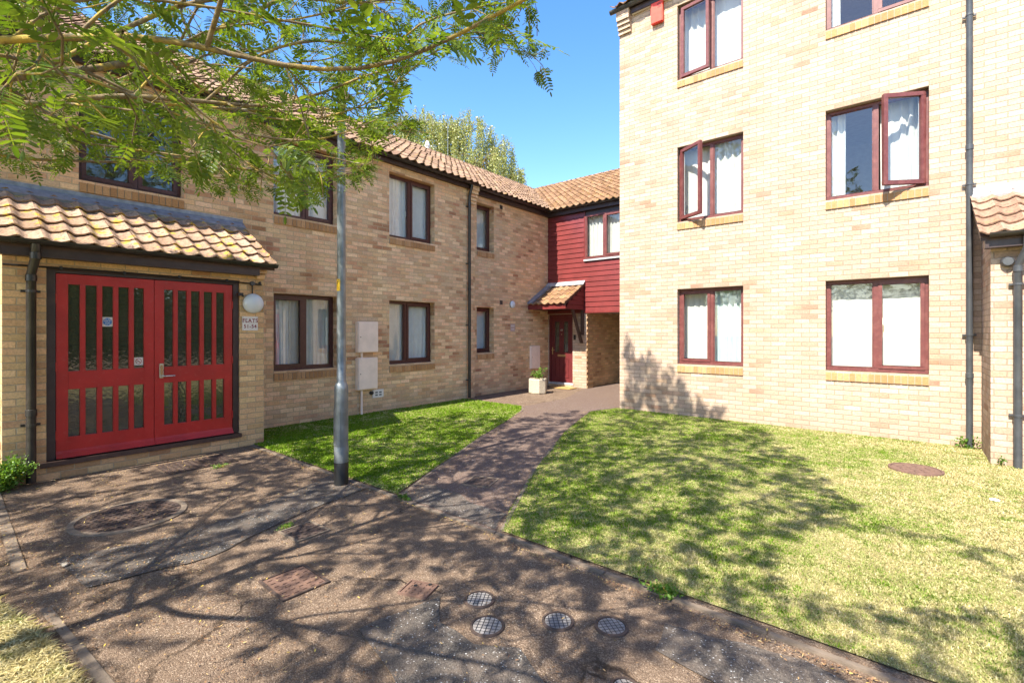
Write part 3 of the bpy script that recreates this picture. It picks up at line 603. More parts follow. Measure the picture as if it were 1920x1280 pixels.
# ---- red clad link building over the passage
lnk = thing('link_building', 'house end clad in dark red boards above a burgundy front door and a covered passage', 'house', (-8.1, YB, 0))
zc0, zc1 = 2.14, 4.93
op = (-6.961, -5.55, 3.60, 4.83)
P_B = PY(YB)
m = MB(); nb = 20; hb = (zc1 - zc0) / nb
def board(m, a, b, z, h): m.hexa([P_B(a, z + .004, 0), P_B(b, z + .004, 0), P_B(b, z + .004, .024), P_B(a, z + .004, .024), P_B(a, z + h, 0), P_B(b, z + h, 0), P_B(b, z + h, .007), P_B(a, z + h, .007)])
for i in range(nb):
    z = zc0 + i * hb
    if z + hb > op[2] + .03 and z < op[3]:
        board(m, X2 + .004, op[0] - .03, z, hb); board(m, op[1] + .03, -4.61, z, hb)
    else: board(m, X2 + .004, -4.61, z, hb)
m.build('cladding', 'clad', lnk)
m = MB(); m.pb(P_B, op[0] - .03, op[0] - .002, op[2], zc1, .0, .032); m.pb(P_B, op[1] + .002, op[1] + .03, op[2], zc1, .0, .032); m.pb(P_B, X2 + .004, -4.61, zc0 - .03, zc0 + .002, -.0, .034); m.build('cladding_trim', 'clad', lnk)
wall(P_B, X2, -4.61, zc0 - .03, zc1 + .2, [op], .3, (0, -1, 0)).build('backing_wall', 'fascia', lnk, recalc=False).location = (0, .001, 0)
window(lnk, P_B, *op[:2], op[2], op[3], mull=-6.36, casements=(1,), frame='upvc_red', curtains=[(-6.98, -6.36, 'curtain', .16, 6, .03), (-6.36, -5.5, 'curtain', .16, 9, .03)], seed=31, recess=-.03, sill=False)
MB().pb(P_B, op[0] - .03, op[1] + .03, op[2] - .05, op[2] - .004, .0, .06).build('window_flashing', 'lead_w', lnk)
# ground floor: door wall, pier, passage
wall(P_B, X2, -6.93, -.1, zc0 - .03, [(-8.215, -7.385, .0, 2.09)], .14, (0, -1, 0)).build('wall', 'brick_c', lnk, recalc=False)
m = MB(); m.q([(-6.93, YB, -.1), (-6.93, YB + .34, -.1), (-6.93, YB + .34, zc0 - .03), (-6.93, YB, zc0 - .03)], (1, 0, 0)); m.q([(-6.93, YB + .34, -.1), (-7.0, YB + .34, -.1), (-7.0, YB + .34, zc0), (-6.93, YB + .34, zc0)], (0, 1, 0))
m.q([(-7.0, YB + .34, -.1), (-7.0, 20, -.1), (-7.0, 20, zc0 + .1), (-7.0, YB + .34, zc0 + .1)], (1, 0, 0)); m.build('passage_wall', 'brick_p', lnk, recalc=False)
m = MB()
for i in range(28):
    if i % 2 == 0: m.box(-6.931, -6.915, YB + .02, YB + .325, i * .075 + .005, i * .075 + .07)
m.build('toothed_quoin', 'brick_p', lnk)
m = MB(); m.q([(-7.0, YB + .002, zc0), (-4.61, YB + .002, zc0), (-4.61, 20, zc0), (-7.0, 20, zc0)], (0, 0, -1)); m.q([(-8.2, YB + .3, 2.5), (-4.62, YB + .3, 2.5), (-4.62, 20, 2.5), (-8.2, 20, 2.5)]); m.build('passage_ceiling', 'roomwall', lnk, recalc=False)
m = MB(); m.q([(-8.24, YB + .16, -.1), (-7.0, YB + .16, -.1), (-7.0, YB + .16, 2.2), (-8.24, YB + .16, 2.2)]); m.q([(-8.24, 20, -.1), (-4.61, 20, 2.3), (-4.61, 20, 7.3), (-8.24, 20, 7.3)]); m.build('inner_wall', 'woodbr', lnk, recalc=False)
# burgundy front door
fr = MB(); fr.pb(P_B, -8.213, -8.165, .05, 2.088, -.12, -.03); fr.pb(P_B, -7.43, -7.387, .05, 2.088, -.12, -.03); fr.pb(P_B, -8.165, -7.43, 2.03, 2.088, -.12, -.03); fr = fr.build('door_frame', 'door', lnk)
dr = MB(); a, b = -8.16, -7.435; z0_, z1_ = .12, 2.025; w0, w1 = -.11, -.06
gl = [(a + .13, a + .29), (b - .29, b - .13)]
dr.pb(P_B, a, gl[0][0], z0_, z1_, w0, w1); dr.pb(P_B, gl[0][1], gl[1][0], z0_, z1_, w0, w1); dr.pb(P_B, gl[1][1], b, z0_, z1_, w0, w1)
for g0, g1 in gl: dr.pb(P_B, g0, g1, z0_, .99, w0, w1); dr.pb(P_B, g0, g1, 1.88, z1_, w0, w1)
dr = dr.build('front_door', 'door', lnk)
for g0, g1 in gl:
    MB().q([P_B(g0, .99, -.08), P_B(g1, .99, -.08), P_B(g1, 1.88, -.08), P_B(g0, 1.88, -.08)]).build('door_glass', 'glass_r', dr, recalc=False)
    MB().ring(P_B, g0 - .02, g1 + .02, .97, 1.90, w1, w1 + .012, .022).build('glazing_bead', 'door', dr)
    MB().ring(P_B, g0 - .01, g1 + .01, .26, .83, w1, w1 + .012, .02).build('raised_panel', 'door', dr)
MB().pb(P_B, -7.93, -7.66, .865, .925, w1, w1 + .018).build('letter_plate', 'brass', dr, bevel=.004)
m = MB(); m.pb(P_B, a + .03, a + .06, .92, 1.13, w1, w1 + .01); m.tube([P_B(a + .045, 1.05, w1 + .01), P_B(a + .045, 1.05, w1 + .05), P_B(a + .14, 1.05, w1 + .05)], .009, 8); m.build('door_handle', 'brass', dr)
text_mesh('49', .085, P_B, -7.80, 1.63, w1 + .004, 'chrome', dr, 'door_number', bold=.002)
MB().lathe(P_B(-7.80, 1.51, w1), [(.014, 0), (.014, .008), (.006, .01)], 12, (0, -1, 0)).build('spyhole', 'brass', dr)
MB().pb(P_B, -8.21, -7.36, .06, .118, -.12, .02).build('threshold', 'lead_w', lnk, bevel=.004)
MB().pb(P_B, -8.21, -7.37, -.02, .056, -.12, .012).build('door_step', 'brick_p', lnk)
MB().pb(P_B, -7.345, -7.275, 1.36, 1.50, .002, .025).build('entry_phone', 'black', lnk, bevel=.004)
# roof, eaves of the link
anB = R(27.4)
pantiles((-12.1, YB - .26, EZ - .03), (1, 0, 0), (0, math.cos(anB), math.sin(anB)), 7.48, 5.4, wave=.205, gauge=.265, amp=.024, lift=.026, name='roof', mat='tile_b', par=lnk)
m = MB(); m.q([(-12.2, 16.25, 7.50), (-4.61, 16.25, 7.50), (-4.61, 21, 5.0), (-12.2, 21, 5.0)]); m.build('rear_roof', 'tile_b', lnk, recalc=False)
rt = MB()
for k in range(17): rt.tube([(-12.1 + k * .45, 16.2, 7.50), (-12.1 + k * .45 + .44, 16.2, 7.505)], [.11, .118], 12)
rt.build('ridge_tile', 'tile_b', lnk, smooth=True)
MB().pb(P_B, X2 + .09, -4.61, EZ - .17, EZ + .05, .06, .10).build('fascia', 'fascia', lnk)
MB().pb(P_B, X2 + .09, -4.61, EZ - .175, EZ - .165, .002, .06).build('soffit', 'fascia', lnk)
gutter(P_B, X2 + .1, -4.62, EZ - .0, .155, lnk, r=.06, mat='pipe_grey', clips=1.1)
# canopy above the door
can = thing('door_canopy', 'small tiled canopy with red fascia and timber bracket above the burgundy front door', 'canopy', (-7.6, YB, 2.3))
cx0, cx1, cy0 = X2 + .01, -6.985, YB - .98
anK = math.atan2(.56, .98); upK = Vector((0, math.cos(anK), math.sin(anK)))
ro = pantiles((cx0 + .12, cy0 - .03, 2.355), (1, 0, 0), upK, cx1 - cx0 - .10, 1.1, wave=.2, gauge=.27, amp=.02, lift=.02, thick=.018, name='tiles', mat='tile_b', par=can)
MB().hexa([(cx0, cy0 - .04, 2.36), (cx0 + .17, cy0 - .04, 2.36), (cx0 + .17, YB - .03, 2.93), (cx0, YB - .03, 2.93), (cx0, cy0 - .04, 2.41), (cx0 + .17, cy0 - .04, 2.405), (cx0 + .17, YB - .03, 2.975), (cx0, YB - .03, 2.99)]).build('side_flashing', 'lead', can)
MB().hexa([(cx0 + .0, YB - .13, 2.90), (cx1 + .03, YB - .13, 2.90), (cx1 + .03, YB - .03, 2.95), (cx0, YB - .03, 2.95), (cx0, YB - .13, 2.93), (cx1 + .03, YB - .13, 2.93), (cx1 + .03, YB - .03, 3.02), (cx0, YB - .03, 3.02)]).build('top_flashing', 'lead_w', can)
MB().box(cx0, cx1, cy0 - .0, cy0 + .02, 2.20, 2.345).build('fascia', 'clad', can)
m = MB()
for i in range(6):
    z = 2.20 + i * .125; yl = cy0 + max(0.0, (z + .06 - 2.33)) / math.tan(anK) + .025
    if yl < YB - .08: m.hexa([(cx1 - .03, yl, z), (cx1 - .004, yl, z), (cx1 - .004, YB - .028, z), (cx1 - .03, YB - .028, z), (cx1 - .03, min(yl + .1, YB - .06), z + .12), (cx1 - .015, min(yl + .1, YB - .06), z + .12), (cx1 - .015, YB - .028, z + .12), (cx1 - .03, YB - .028, z + .12)])
m.build('cheek_boards', 'clad', can)
MB().hexa([(cx1 - .02, cy0 - .03, 2.30), (cx1 + .02, cy0 - .03, 2.30), (cx1 + .02, YB - .03, 2.86), (cx1 - .02, YB - .03, 2.86), (cx1 - .02, cy0 - .03, 2.365), (cx1 + .02, cy0 - .03, 2.365), (cx1 + .02, YB - .03, 2.925), (cx1 - .02, YB - .03, 2.925)]).build('verge_board', 'woodbr', can)
MB().box(cx0, cx1 - .035, cy0 + .022, YB - .03, 2.21, 2.235).build('soffit', 'woodbr', can)
m = MB(); m.box(cx1 - .075, cx1 - .005, YB - .105, YB - .03, 1.50, 2.205); m.build('bracket_post', 'woodbr', can)
m = MB(); x0, x1 = cx1 - .07, cx1 - .01; m.hexa([(x0, YB - .62, 2.205), (x1, YB - .62, 2.205), (x1, YB - .54, 2.205), (x0, YB - .54, 2.205), (x0, YB - .15, 1.27), (x1, YB - .15, 1.27), (x1, YB - .06, 1.27), (x0, YB - .06, 1.27)]); m.build('bracket_strut', 'woodbr', can)
# ------------------------------------------------------------------ ground
def ground_mat():
    t = NT('bound_gravel_tarmac'); p = t.pos(); sp = t.n('ShaderNodeSeparateXYZ'); t.l(p, sp.inputs[0])
    vo = t.n('ShaderNodeTexVoronoi'); vo.inputs['Scale'].default_value = 190; t.l(p, vo.inputs['Vector'])
    vc = t.n('ShaderNodeSeparateColor'); t.l(vo.outputs['Color'], vc.inputs[0])
    c = t.ramp(vc.outputs[0], [(0, (.08, .055, .04)), (.35, (.15, .104, .074)), (.7, (.235, .17, .124)), (.93, (.34, .25, .18)), (1, (.56, .45, .34))])
    big = t.noise(1.3, p, 7, .65)
    c = t.mix(t.ramp(big, [(.35, G(0)), (.65, G(.6))]), c, t.mix(vc.outputs[1], (.105, .069, .046), (.215, .15, .102)))
    c = t.mix(t.math('MULTIPLY', t.ramp(t.noise(5, p, 8, .7), [(.45, G(0)), (.68, G(1))]), .5), c, (.075, .052, .042))
    c = t.mix(t.math('MULTIPLY', t.ramp(t.noise(11, p, 8, .75), [(.58, G(0)), (.68, G(1))]), .35), c, (.30, .23, .17))
    wp = t.n('ShaderNodeVectorMath', operation='ADD'); nn = t.n('ShaderNodeTexNoise'); nn.inputs['Scale'].default_value = 3.0; nn.inputs['Detail'].default_value = 6; t.l(p, nn.inputs['Vector']); t.l(p, wp.inputs[0])
    ns = t.n('ShaderNodeVectorMath', operation='SCALE'); t.l(nn.outputs['Color'], ns.inputs[0]); ns.inputs['Scale'].default_value = .55; t.l(ns.outputs[0], wp.inputs[1])
    cr = t.n('ShaderNodeTexVoronoi', feature='DISTANCE_TO_EDGE'); cr.inputs['Scale'].default_value = .75; t.l(wp.outputs[0], cr.inputs['Vector'])
    crk = t.math('MULTIPLY', t.ramp(cr.outputs['Distance'], [(0, G(1)), (.006, G(.8)), (.012, G(0))]), t.ramp(t.noise(1.7, p, 3), [(.45, G(0)), (.6, G(1))]))
    c = t.mix(t.math('MULTIPLY', crk, .8), c, (.03, .02, .014))
    h = t.math('ADD', t.math('MULTIPLY', vo.outputs['Distance'], -.5), t.math('SUBTRACT', t.noise(8, p, 6, .6), t.math('MULTIPLY', crk, .8)))
    return t.done(t.bsdf(c, .88, t.bump(h, .012, .9), spec=.12))
M['ground'] = ground_mat()
def tarmac(name, c0, c1):
    t = NT(name); p = t.pos(); vo = t.n('ShaderNodeTexVoronoi'); vo.inputs['Scale'].default_value = 170; t.l(p, vo.inputs['Vector'])
    vc = t.n('ShaderNodeSeparateColor'); t.l(vo.outputs['Color'], vc.inputs[0])
    c = t.ramp(vc.outputs[0], [(0, c0), (.8, c1), (.97, tuple(x * 1.3 for x in c1)), (1, G(.5))])
    c = t.mix(t.math('MULTIPLY', t.ramp(t.noise(3, p, 8, .7), [(.42, G(0)), (.7, G(1))]), .55), c, (.16, .115, .085))
    h = t.math('ADD', t.math('MULTIPLY', vo.outputs['Distance'], -.6), t.noise(30, p, 4))
    return t.done(t.bsdf(c, .85, t.bump(h, .006, .7), spec=.35))
M['tarmac'] = tarmac('grey_tarmac_patch', (.035, .030, .027), (.10, .086, .075))
M['pathmat'] = tarmac('purple_brown_path_tarmac', (.055, .036, .029), (.16, .108, .085))
def soil_mat():
    t = NT('lawn_soil'); p = t.pos()
    c = t.ramp(t.noise(3, p, 8, .7), [(.3, (.15, .16, .045)), (.5, (.32, .27, .12)), (.7, (.52, .42, .24))])
    c = t.mix(.5, c, t.ramp(t.noise(120, p, 4), [(.35, (.12, .11, .03)), (.65, (.48, .42, .19))]))
    return t.done(t.bsdf(c, .95, t.bump(t.noise(90, p, 5), .02, 1), spec=.1))
M['soil'] = soil_mat()
def grass_mat(name, dry):
    """straw where the lawn is parched (to the east), green near the path"""
    t = NT(name); p = t.pos(); g = t.n('ShaderNodeNewGeometry'); sp = t.n('ShaderNodeSeparateXYZ'); t.l(p, sp.inputs[0])
    rnd = g.outputs['Random Per Island']
    green = t.ramp(rnd, [(0, (.085, .165, .008)), (.5, (.16, .28, .018)), (1, (.27, .39, .045))])
    straw = t.ramp(rnd, [(0, (.38, .32, .14)), (.5, (.58, .50, .25)), (1, (.74, .66, .40))])
    pt = t.math('ADD', t.noise(1.1, p, 6, .6), t.math('MULTIPLY', t.math('SUBTRACT', t.noise(7, p, 6, .65), .5), 1.25))
    gx = t.math('MULTIPLY', t.math('ADD', sp.outputs[0], 1.9 - dry), .105) if dry > -90 else None
    f = t.math('ADD', pt, gx) if gx else pt
    f = t.math('ADD', f, t.math('MULTIPLY', t.math('SUBTRACT', rnd, .5), .28))
    f = t.ramp(f, [(.44, G(0)), (.88, G(1))]) if dry > -90 else t.ramp(f, [(.62, G(0)), (.9, G(.8))])
    c = t.mix(f, green, straw)
    d = t.n('ShaderNodeBsdfDiffuse'); t.put(d.inputs[0], c); tl = t.n('ShaderNodeBsdfTranslucent'); t.put(tl.inputs[0], c)
    mx = t.n('ShaderNodeMixShader'); mx.inputs[0].default_value = .35; t.l(d.outputs[0], mx.inputs[1]); t.l(tl.outputs[0], mx.inputs[2])
    return t.done(mx.outputs[0])
M['grass_r'] = grass_mat('lawn_grass_parched', 0.0); M['grass_l'] = grass_mat('lawn_grass_green', -99); M['grass_d'] = grass_mat('dry_straw_grass', -6.5)
m = MB(); m.q([(-150, -150, 0), (150, -150, 0), (150, 150, 0), (-150, 150, 0)], (0, 0, 1)); tag(m.build('ground', 'ground', recalc=False), kind='structure')
def sheet(name, pts, z, mat, kind='structure'):
    o = MB().q([(x, y, z) for x, y in pts], (0, 0, 1)).build(name, mat, None, recalc=False); return tag(o, kind=kind)
LL = [(-7.12, 2.90), (-3.86, 2.90), (-4.1, 3.4), (-4.54, 4.35), (-5.0, 5.3), (-5.5, 6.5), (-6.0, 7.55), (-6.35, 8.0), (-8.09, 8.0), (-8.09, 3.05), (-7.12, 3.05)]
LR = [(-2.50, 2.90), (-2.75, 3.3), (-3.0, 3.8), (-3.32, 4.44), (-3.75, 5.4), (-4.2, 6.41), (-4.55, 7.4), (-4.85, 8.3), (-4.66, 9.06), (.755, 9.06), (.755, 8.11), (4.5, 8.11), (6, 8.11), (6, 2.90)]
LD = [(-60, -60), (-60, .30), (-6.7, .30), (-4.3, .22), (-3.9, .30), (-3.3, .40), (-2.8, .44), (-2.3, .3), (1.5, .3), (1.5, 2.7), (60, 2.7), (60, -60)]  # dry verge, its unseen far spread enlarged to bounce sunlight onto the terrace
sheet('path', [(-3.78, 2.86), (-2.54, 2.86), (-3.35, 4.44), (-4.22, 6.41), (-4.9, 8.3), (-4.7, 9.3), (-4.62, 11.64), (-4.62, 20), (-6.99, 20), (-6.99, 11.6), (-6.3, 9.6), (-6.33, 8.1), (-6.05, 7.6), (-5.0, 5.3), (-4.54, 4.4)], .004, 'pathmat')
sheet('lawn', LL, .012, 'soil'); sheet('lawn', LR, .012, 'soil'); sheet('verge_bounce_ground', LD, .008, 'soil')
def wobbly(pts, amp, seed, step=.12):
    rd = random.Random(seed); out = []
    for (x0, y0), (x1, y1) in zip(pts, pts[1:] + pts[:1]):
        n = max(1, int(math.hypot(x1 - x0, y1 - y0) / step))
        for i in range(n): out.append((x0 + (x1 - x0) * i / n + rd.uniform(-amp, amp), y0 + (y1 - y0) * i / n + rd.uniform(-amp, amp)))
    return out
sheet('pavement_patch', wobbly([(-4.62, .55), (-3.95, .62), (-3.80, 1.25), (-3.98, 1.72), (-4.16, 2.25), (-4.24, 2.84), (-4.95, 2.84), (-4.72, 2.3), (-4.5, 1.75), (-4.42, 1.2)], .012, 1), .008, 'tarmac')
sheet('pavement_patch', wobbly([(-2.28, 1.45), (-2.18, 1.95), (-1.98, 1.78), (-1.72, 1.76), (-1.5, 1.9), (-1.25, 1.75), (-1.6, 1.3)], .012, 2), .008, 'tarmac')
sheet('pavement_patch', wobbly([(-1.02, 2.55), (-.40, 2.70), (.0, 2.6), (-.3, 2.2), (-.98, 2.3)], .012, 3), .008, 'tarmac')
sheet('pavement_patch', wobbly([(-3.76, 2.9), (-2.58, 2.9), (-2.72, 3.2), (-3.1, 3.2), (-3.5, 3.32), (-3.9, 3.3)], .015, 4), .008, 'tarmac')

def in_poly(px, py, poly):
    poly = np.asarray(poly, float); inside = np.zeros(len(px), bool); j = len(poly) - 1
    for i in range(len(poly)):
        xi, yi = poly[i]; xj, yj = poly[j]
        c = ((yi > py) != (yj > py)) & (px < (xj - xi) * (py - yi) / (yj - yi + 1e-12) + xi); inside ^= c; j = i
    return inside
CA, SA = .7707, .637
def cam_xy(x, y, z):
    xc = CA * x + SA * y; yc = -SA * x + CA * y; ys = np.where(yc > .05, yc, 1e9)
    return 960 + 900 * xc / ys, 621 - 900 * (z - 1.6) / ys, yc

def blades(name, poly, n, mat, label, z=.01, hmin=.02, hmax=.045, near=2.2, flat=.5, seed=1, wid=.0035):
    r = np.random.default_rng(seed); P = np.asarray(poly, float); lo = P.min(0); hi = P.max(0); X = []; Y = []; tot = 0
    while tot < n:
        x = r.uniform(lo[0], hi[0], n * 3); y = r.uniform(lo[1], hi[1], n * 3); u, v, yc = cam_xy(x, y, 0 * x)
        keep = in_poly(x, y, P) & (yc > .5) & (u > -150) & (u < 2070) & (v < 1450)
        keep &= r.random(len(x)) < np.clip((near / np.maximum(yc, .1)) ** 1.3, 0, 1)
        X.append(x[keep]); Y.append(y[keep]); tot += keep.sum()
    x = np.concatenate(X)[:n]; y = np.concatenate(Y)[:n]; d = np.hypot(x, y)
    patch = np.sin(x * 3.1 + np.sin(y * 2.3) * 1.5) * np.sin(y * 3.7 + np.sin(x * 1.9) * 2) * .5 + .5
    a = r.uniform(0, 2 * np.pi, n); h = r.uniform(hmin, hmax, n) * (.7 + .6 * patch); ln = r.uniform(.3, 1.5, n) * flat
    w = wid * (1 + d * .32) * r.uniform(.7, 1.3, n)
    dx, dy = np.cos(a), np.sin(a); b = r.uniform(0, 2 * np.pi, n); wx, wy = np.cos(b) * w, np.sin(b) * w
    V = np.zeros((n, 5, 3)); base = np.stack([x, y, np.full(n, z)], 1)
    wv = np.stack([wx, wy, 0 * wx], 1); mid = base + np.stack([dx * h * ln * .45, dy * h * ln * .45, h * .6], 1); tip = base + np.stack([dx * h * ln * 1.5, dy * h * ln * 1.5, h * (1.1 - .35 * ln)], 1)
    V[:, 0] = base - wv; V[:, 1] = base + wv; V[:, 2] = mid + wv * .8; V[:, 3] = tip; V[:, 4] = mid - wv * .8
    idx = (np.arange(n)[:, None] * 5 + np.arange(5)[None]).ravel()
    o = npmesh(name, V.reshape(-1, 3), 5, idx, mat); tag(o, label, 'grass', kind='stuff'); return o
blades('grass', LR, 330000, 'grass_r', 'short sun-bleached lawn grass in front of the tall cream block', near=3.6, seed=3, hmin=.006, hmax=.018, wid=.0012)
blades('grass', LL, 90000, 'grass_l', 'short green lawn grass along the foot of the brick terrace', near=5, seed=4, hmin=.008, hmax=.024, wid=.0018)
blades('grass', [(-12, -3), (-12, .30), (-6.7, .30), (-4.3, .22), (-3.9, .30), (-3.3, .40), (-2.8, .44), (-2.3, .3), (1.5, .3), (1.5, -3)], 42000, 'grass_d', 'dry straw-coloured grass at the bottom left beyond the pavement', near=2.6, seed=5, hmin=.012, hmax=.034, flat=1.3, wid=.0013)

# concrete edgings
def edging(name, pts, w, h, label, mat='concrete', seg=.9, seed=0, z0=-.02):
    rd = random.Random(seed); mb = MB()
    for (x0, y0), (x1, y1) in zip(pts, pts[1:]):
        L = math.hypot(x1 - x0, y1 - y0); n = max(1, round(L / seg)); dx, dy = (x1 - x0) / L, (y1 - y0) / L; nx, ny = -dy * w / 2, dx * w / 2
        for i in range(n):
            a, b = L * i / n + .004, L * (i + 1) / n - .004; e = rd.uniform(-.005, .004); s = rd.uniform(-.004, .004)
            c = [(x0 + dx * a + nx, y0 + dy * a + ny), (x0 + dx * b + nx, y0 + dy * b + ny + s), (x0 + dx * b - nx, y0 + dy * b - ny + s), (x0 + dx * a - nx, y0 + dy * a - ny)]
            mb.hexa([(p[0], p[1], z0) for p in c] + [(c[0][0], c[0][1], h + e), (c[1][0], c[1][1], h + e + s), (c[2][0], c[2][1], h + e + s), (c[3][0], c[3][1], h + e)])
    o = mb.build(name, mat, None, org=Vector((pts[0][0], pts[0][1], 0)), bevel=.004); return tag(o, label, 'kerb')
edging('kerb_edging', [(-7.1, 2.86), (-3.80, 2.855)], .045, .010, 'concrete edging between the green lawn and the pavement, from porch to path', seed=1)
edging('kerb_edging', [(-3.74, 2.845), (-2.52, 2.84)], .04, .006, 'short worn edging strip crossing the mouth of the path', seed=2)
edging('kerb_edging', [(-2.52, 2.85), (.4, 2.80), (5, 2.8)], .04, .014, 'long concrete edging between the parched lawn and the pavement', seed=3)
edging('kerb_edging', [(-3.80, 2.9), (-4.1, 3.45), (-4.54, 4.4), (-5.0, 5.3), (-6.03, 7.65), (-6.35, 8.02), (-8.05, 8.02)], .04, .008, 'edging along the left side of the path and round the green lawn', seg=.6, seed=4)
edging('kerb_edging', [(-2.50, 2.9), (-3.32, 4.42), (-4.18, 6.4), (-4.87, 8.3), (-4.65, 9.03)], .04, .014, 'edging along the right side of the path beside the parched lawn', seg=.6, seed=5)
edging('kerb_edging', [(-8.0, .42), (-4.55, .375)], .07, .011, 'flat concrete strip at the left edge of the pavement, beside the bush', seg=.9, seed=6)
edging('kerb_edging', [(-3.85, .42), (-2.7, .52)], .05, .007, 'half-buried concrete strip at the bottom left beside the dry grass', seg=.6, seed=7)

# covers
def round_cover(name, x, y, r, label, mat, grid, cat='manhole cover', group=None, ring='concrete', pattern='grid', rot=.4, rr=.03, hz=.012):
    t = thing(name, label, cat, (x, y, 0), group)
    MB().lathe((x, y, 0), [(r, -.01), (r, hz - .004)], 40).build('lid', mat, t, smooth=True)
    MB().lathe((x, y, 0), [(r + .004, -.012), (r + .004, hz), (r + rr, hz - .002), (r + rr + .004, -.012)], 44).build('rim', ring, t, smooth=True).data
    ca, sa = math.cos(rot), math.sin(rot)
    if pattern == 'grid':                                # pale lid crossed by dark sunken joints
        m = MB(); n = int(r / grid)
        for i in range(-n, n + 1):
            c = i * grid; L = math.sqrt(max(0, r * r * .94 - c * c))
            if L < .01: continue
            for sw in (0, 1):
                q = [(-L, c - .0022), (L, c - .0022), (L, c + .0022), (-L, c + .0022)]
                if sw: q = [(y_, x_) for x_, y_ in q]
                m.q([(x + p_ * ca - q_ * sa, y + p_ * sa + q_ * ca, hz - .0032 + .0004 * sw) for p_, q_ in q], (0, 0, 1))
        m.build('lid_joints', 'black', t, recalc=False); return t
    m = MB(); g = grid; n = int(r / g) + 1
    for i in range(-n, n + 1):
        for j in range(-n, n + 1):
            cx, cy = (i + .5) * g, (j + .5) * g; h = g * .24
            if math.hypot(abs(cx) + h, abs(cy) + h) > r * .985: continue
            c = [(cx - h, cy - h), (cx + h, cy - h), (cx + h, cy + h), (cx - h, cy + h)]; c = [(x + a * ca - b * sa, y + a * sa + b * ca) for a, b in c]
            m.hexa([(a, b, hz - .006) for a, b in c] + [(a, b, hz + .001) for a, b in c])
    m.build('tread_studs', mat, t, recalc=True); return t
def rect_cover(name, x, y, sx, sy, rot, label, mat, grid, group=None, ring='concrete', holes=False, rw=.02):
    t = thing(name, label, 'manhole cover', (x, y, 0), group); ca, sa = math.cos(rot), math.sin(rot)
    def Q(u, z, w): return (x + u * ca - w * sa, y + u * sa + w * ca, z)
    MB().pb(Q, -sx, sx, -.01, .008, -sy, sy).build('lid', mat, t)
    m = MB(); m.pb(Q, -sx - rw, -sx - .004, -.01, .012, -sy - rw, sy + rw); m.pb(Q, sx + .004, sx + rw, -.01, .012, -sy - rw, sy + rw); m.pb(Q, -sx - .004, sx + .004, -.01, .012, -sy - rw, -sy - .004); m.pb(Q, -sx - .004, sx + .004, -.01, .012, sy + .004, sy + rw); m.build('rim', ring, t)
    m = MB(); nx = int(sx * 2 / grid); ny = int(sy * 2 / grid)
    for i in range(nx):
        for j in range(ny):
            cx, cy = -sx + (i + .5) * 2 * sx / nx, -sy + (j + .5) * 2 * sy / ny; h = grid * .26
            m.pb(Q, cx - h, cx + h, .006, .013, cy - h, cy + h)
    m.build('tread_studs', mat, t)
    if holes:
        MB().lathe(Q(-.03, .013, .02), [(.012, 0), (.012, .003)], 12).build('key_hole', 'black', t); MB().lathe(Q(.05, .013, .06), [(.012, 0), (.012, .003)], 12).build('key_hole', 'black', t)
    return t
round_cover('manhole_cover', -5.20, 1.10, .36, 'large round studded iron manhole cover in a concrete ring, in front of the red doors', 'iron', .055, pattern='stud', rr=.05, rot=.3)
GC = 'small round grated covers in the pavement'
round_cover('drain_cover', -1.97, 2.08, .075, 'small round pale cover with gridded top, farthest of the four little covers', 'iron_grey', .024, 'drain cover', GC, 'iron', rr=.016, rot=.55)
round_cover('drain_cover', -1.76, 1.92, .078, 'small round pale cover worn smooth, nearest and leftmost in the row of three', 'iron_grey', .026, 'drain cover', GC, 'iron', rr=.014, rot=.5)
round_cover('drain_cover', -1.49, 2.20, .072, 'small round gridded cover in the middle of the row of three', 'iron_grey', .024, 'drain cover', GC, 'iron', rr=.016, rot=.75)
round_cover('drain_cover', -1.24, 2.345, .072, 'small round crisply gridded cover, the rightmost one, nearest the lawn edging', 'iron_grey', .024, 'drain cover', GC, 'iron', rr=.018, rot=.9)
round_cover('drain_cover', -.98, 1.98, .05, 'small round cover at the very bottom edge of the pavement', 'iron_grey', .024, 'drain cover', GC, 'iron', rr=.014, rot=.9)
rect_cover('manhole_cover', -3.72, 1.90, .13, .12, 0.05, 'small square iron cover in a pale concrete frame, in front of the lamp post', 'iron', .05)
rect_cover('manhole_cover', -3.02, 1.475, .155, .13, -.02, 'flat rectangular studded iron cover in the middle of the pavement', 'iron_rust', .05, ring='iron', rw=.02)
rect_cover('manhole_cover', -2.34, 1.92, .085, .07, .35, 'small pinkish rusty cover with two black key holes', 'iron_rust', .035, ring='iron_rust', holes=True, rw=.012)
rect_cover('manhole_cover', -3.50, 3.72, .13, .14, .35, 'dark square cover set in the path between the two lawns', 'iron', .06)
rect_cover('manhole_cover', -6.62, 2.05, .24, .34, .0, 'dark weedy iron cover at the foot of the red doors', 'iron', .06, ring='iron')
round_cover('manhole_cover', .06, 7.18, .22, 'round rusty brown cover lying flush in the parched lawn', 'iron_rust', .09, ring='iron_rust', pattern='stud', rr=.03, hz=.034)

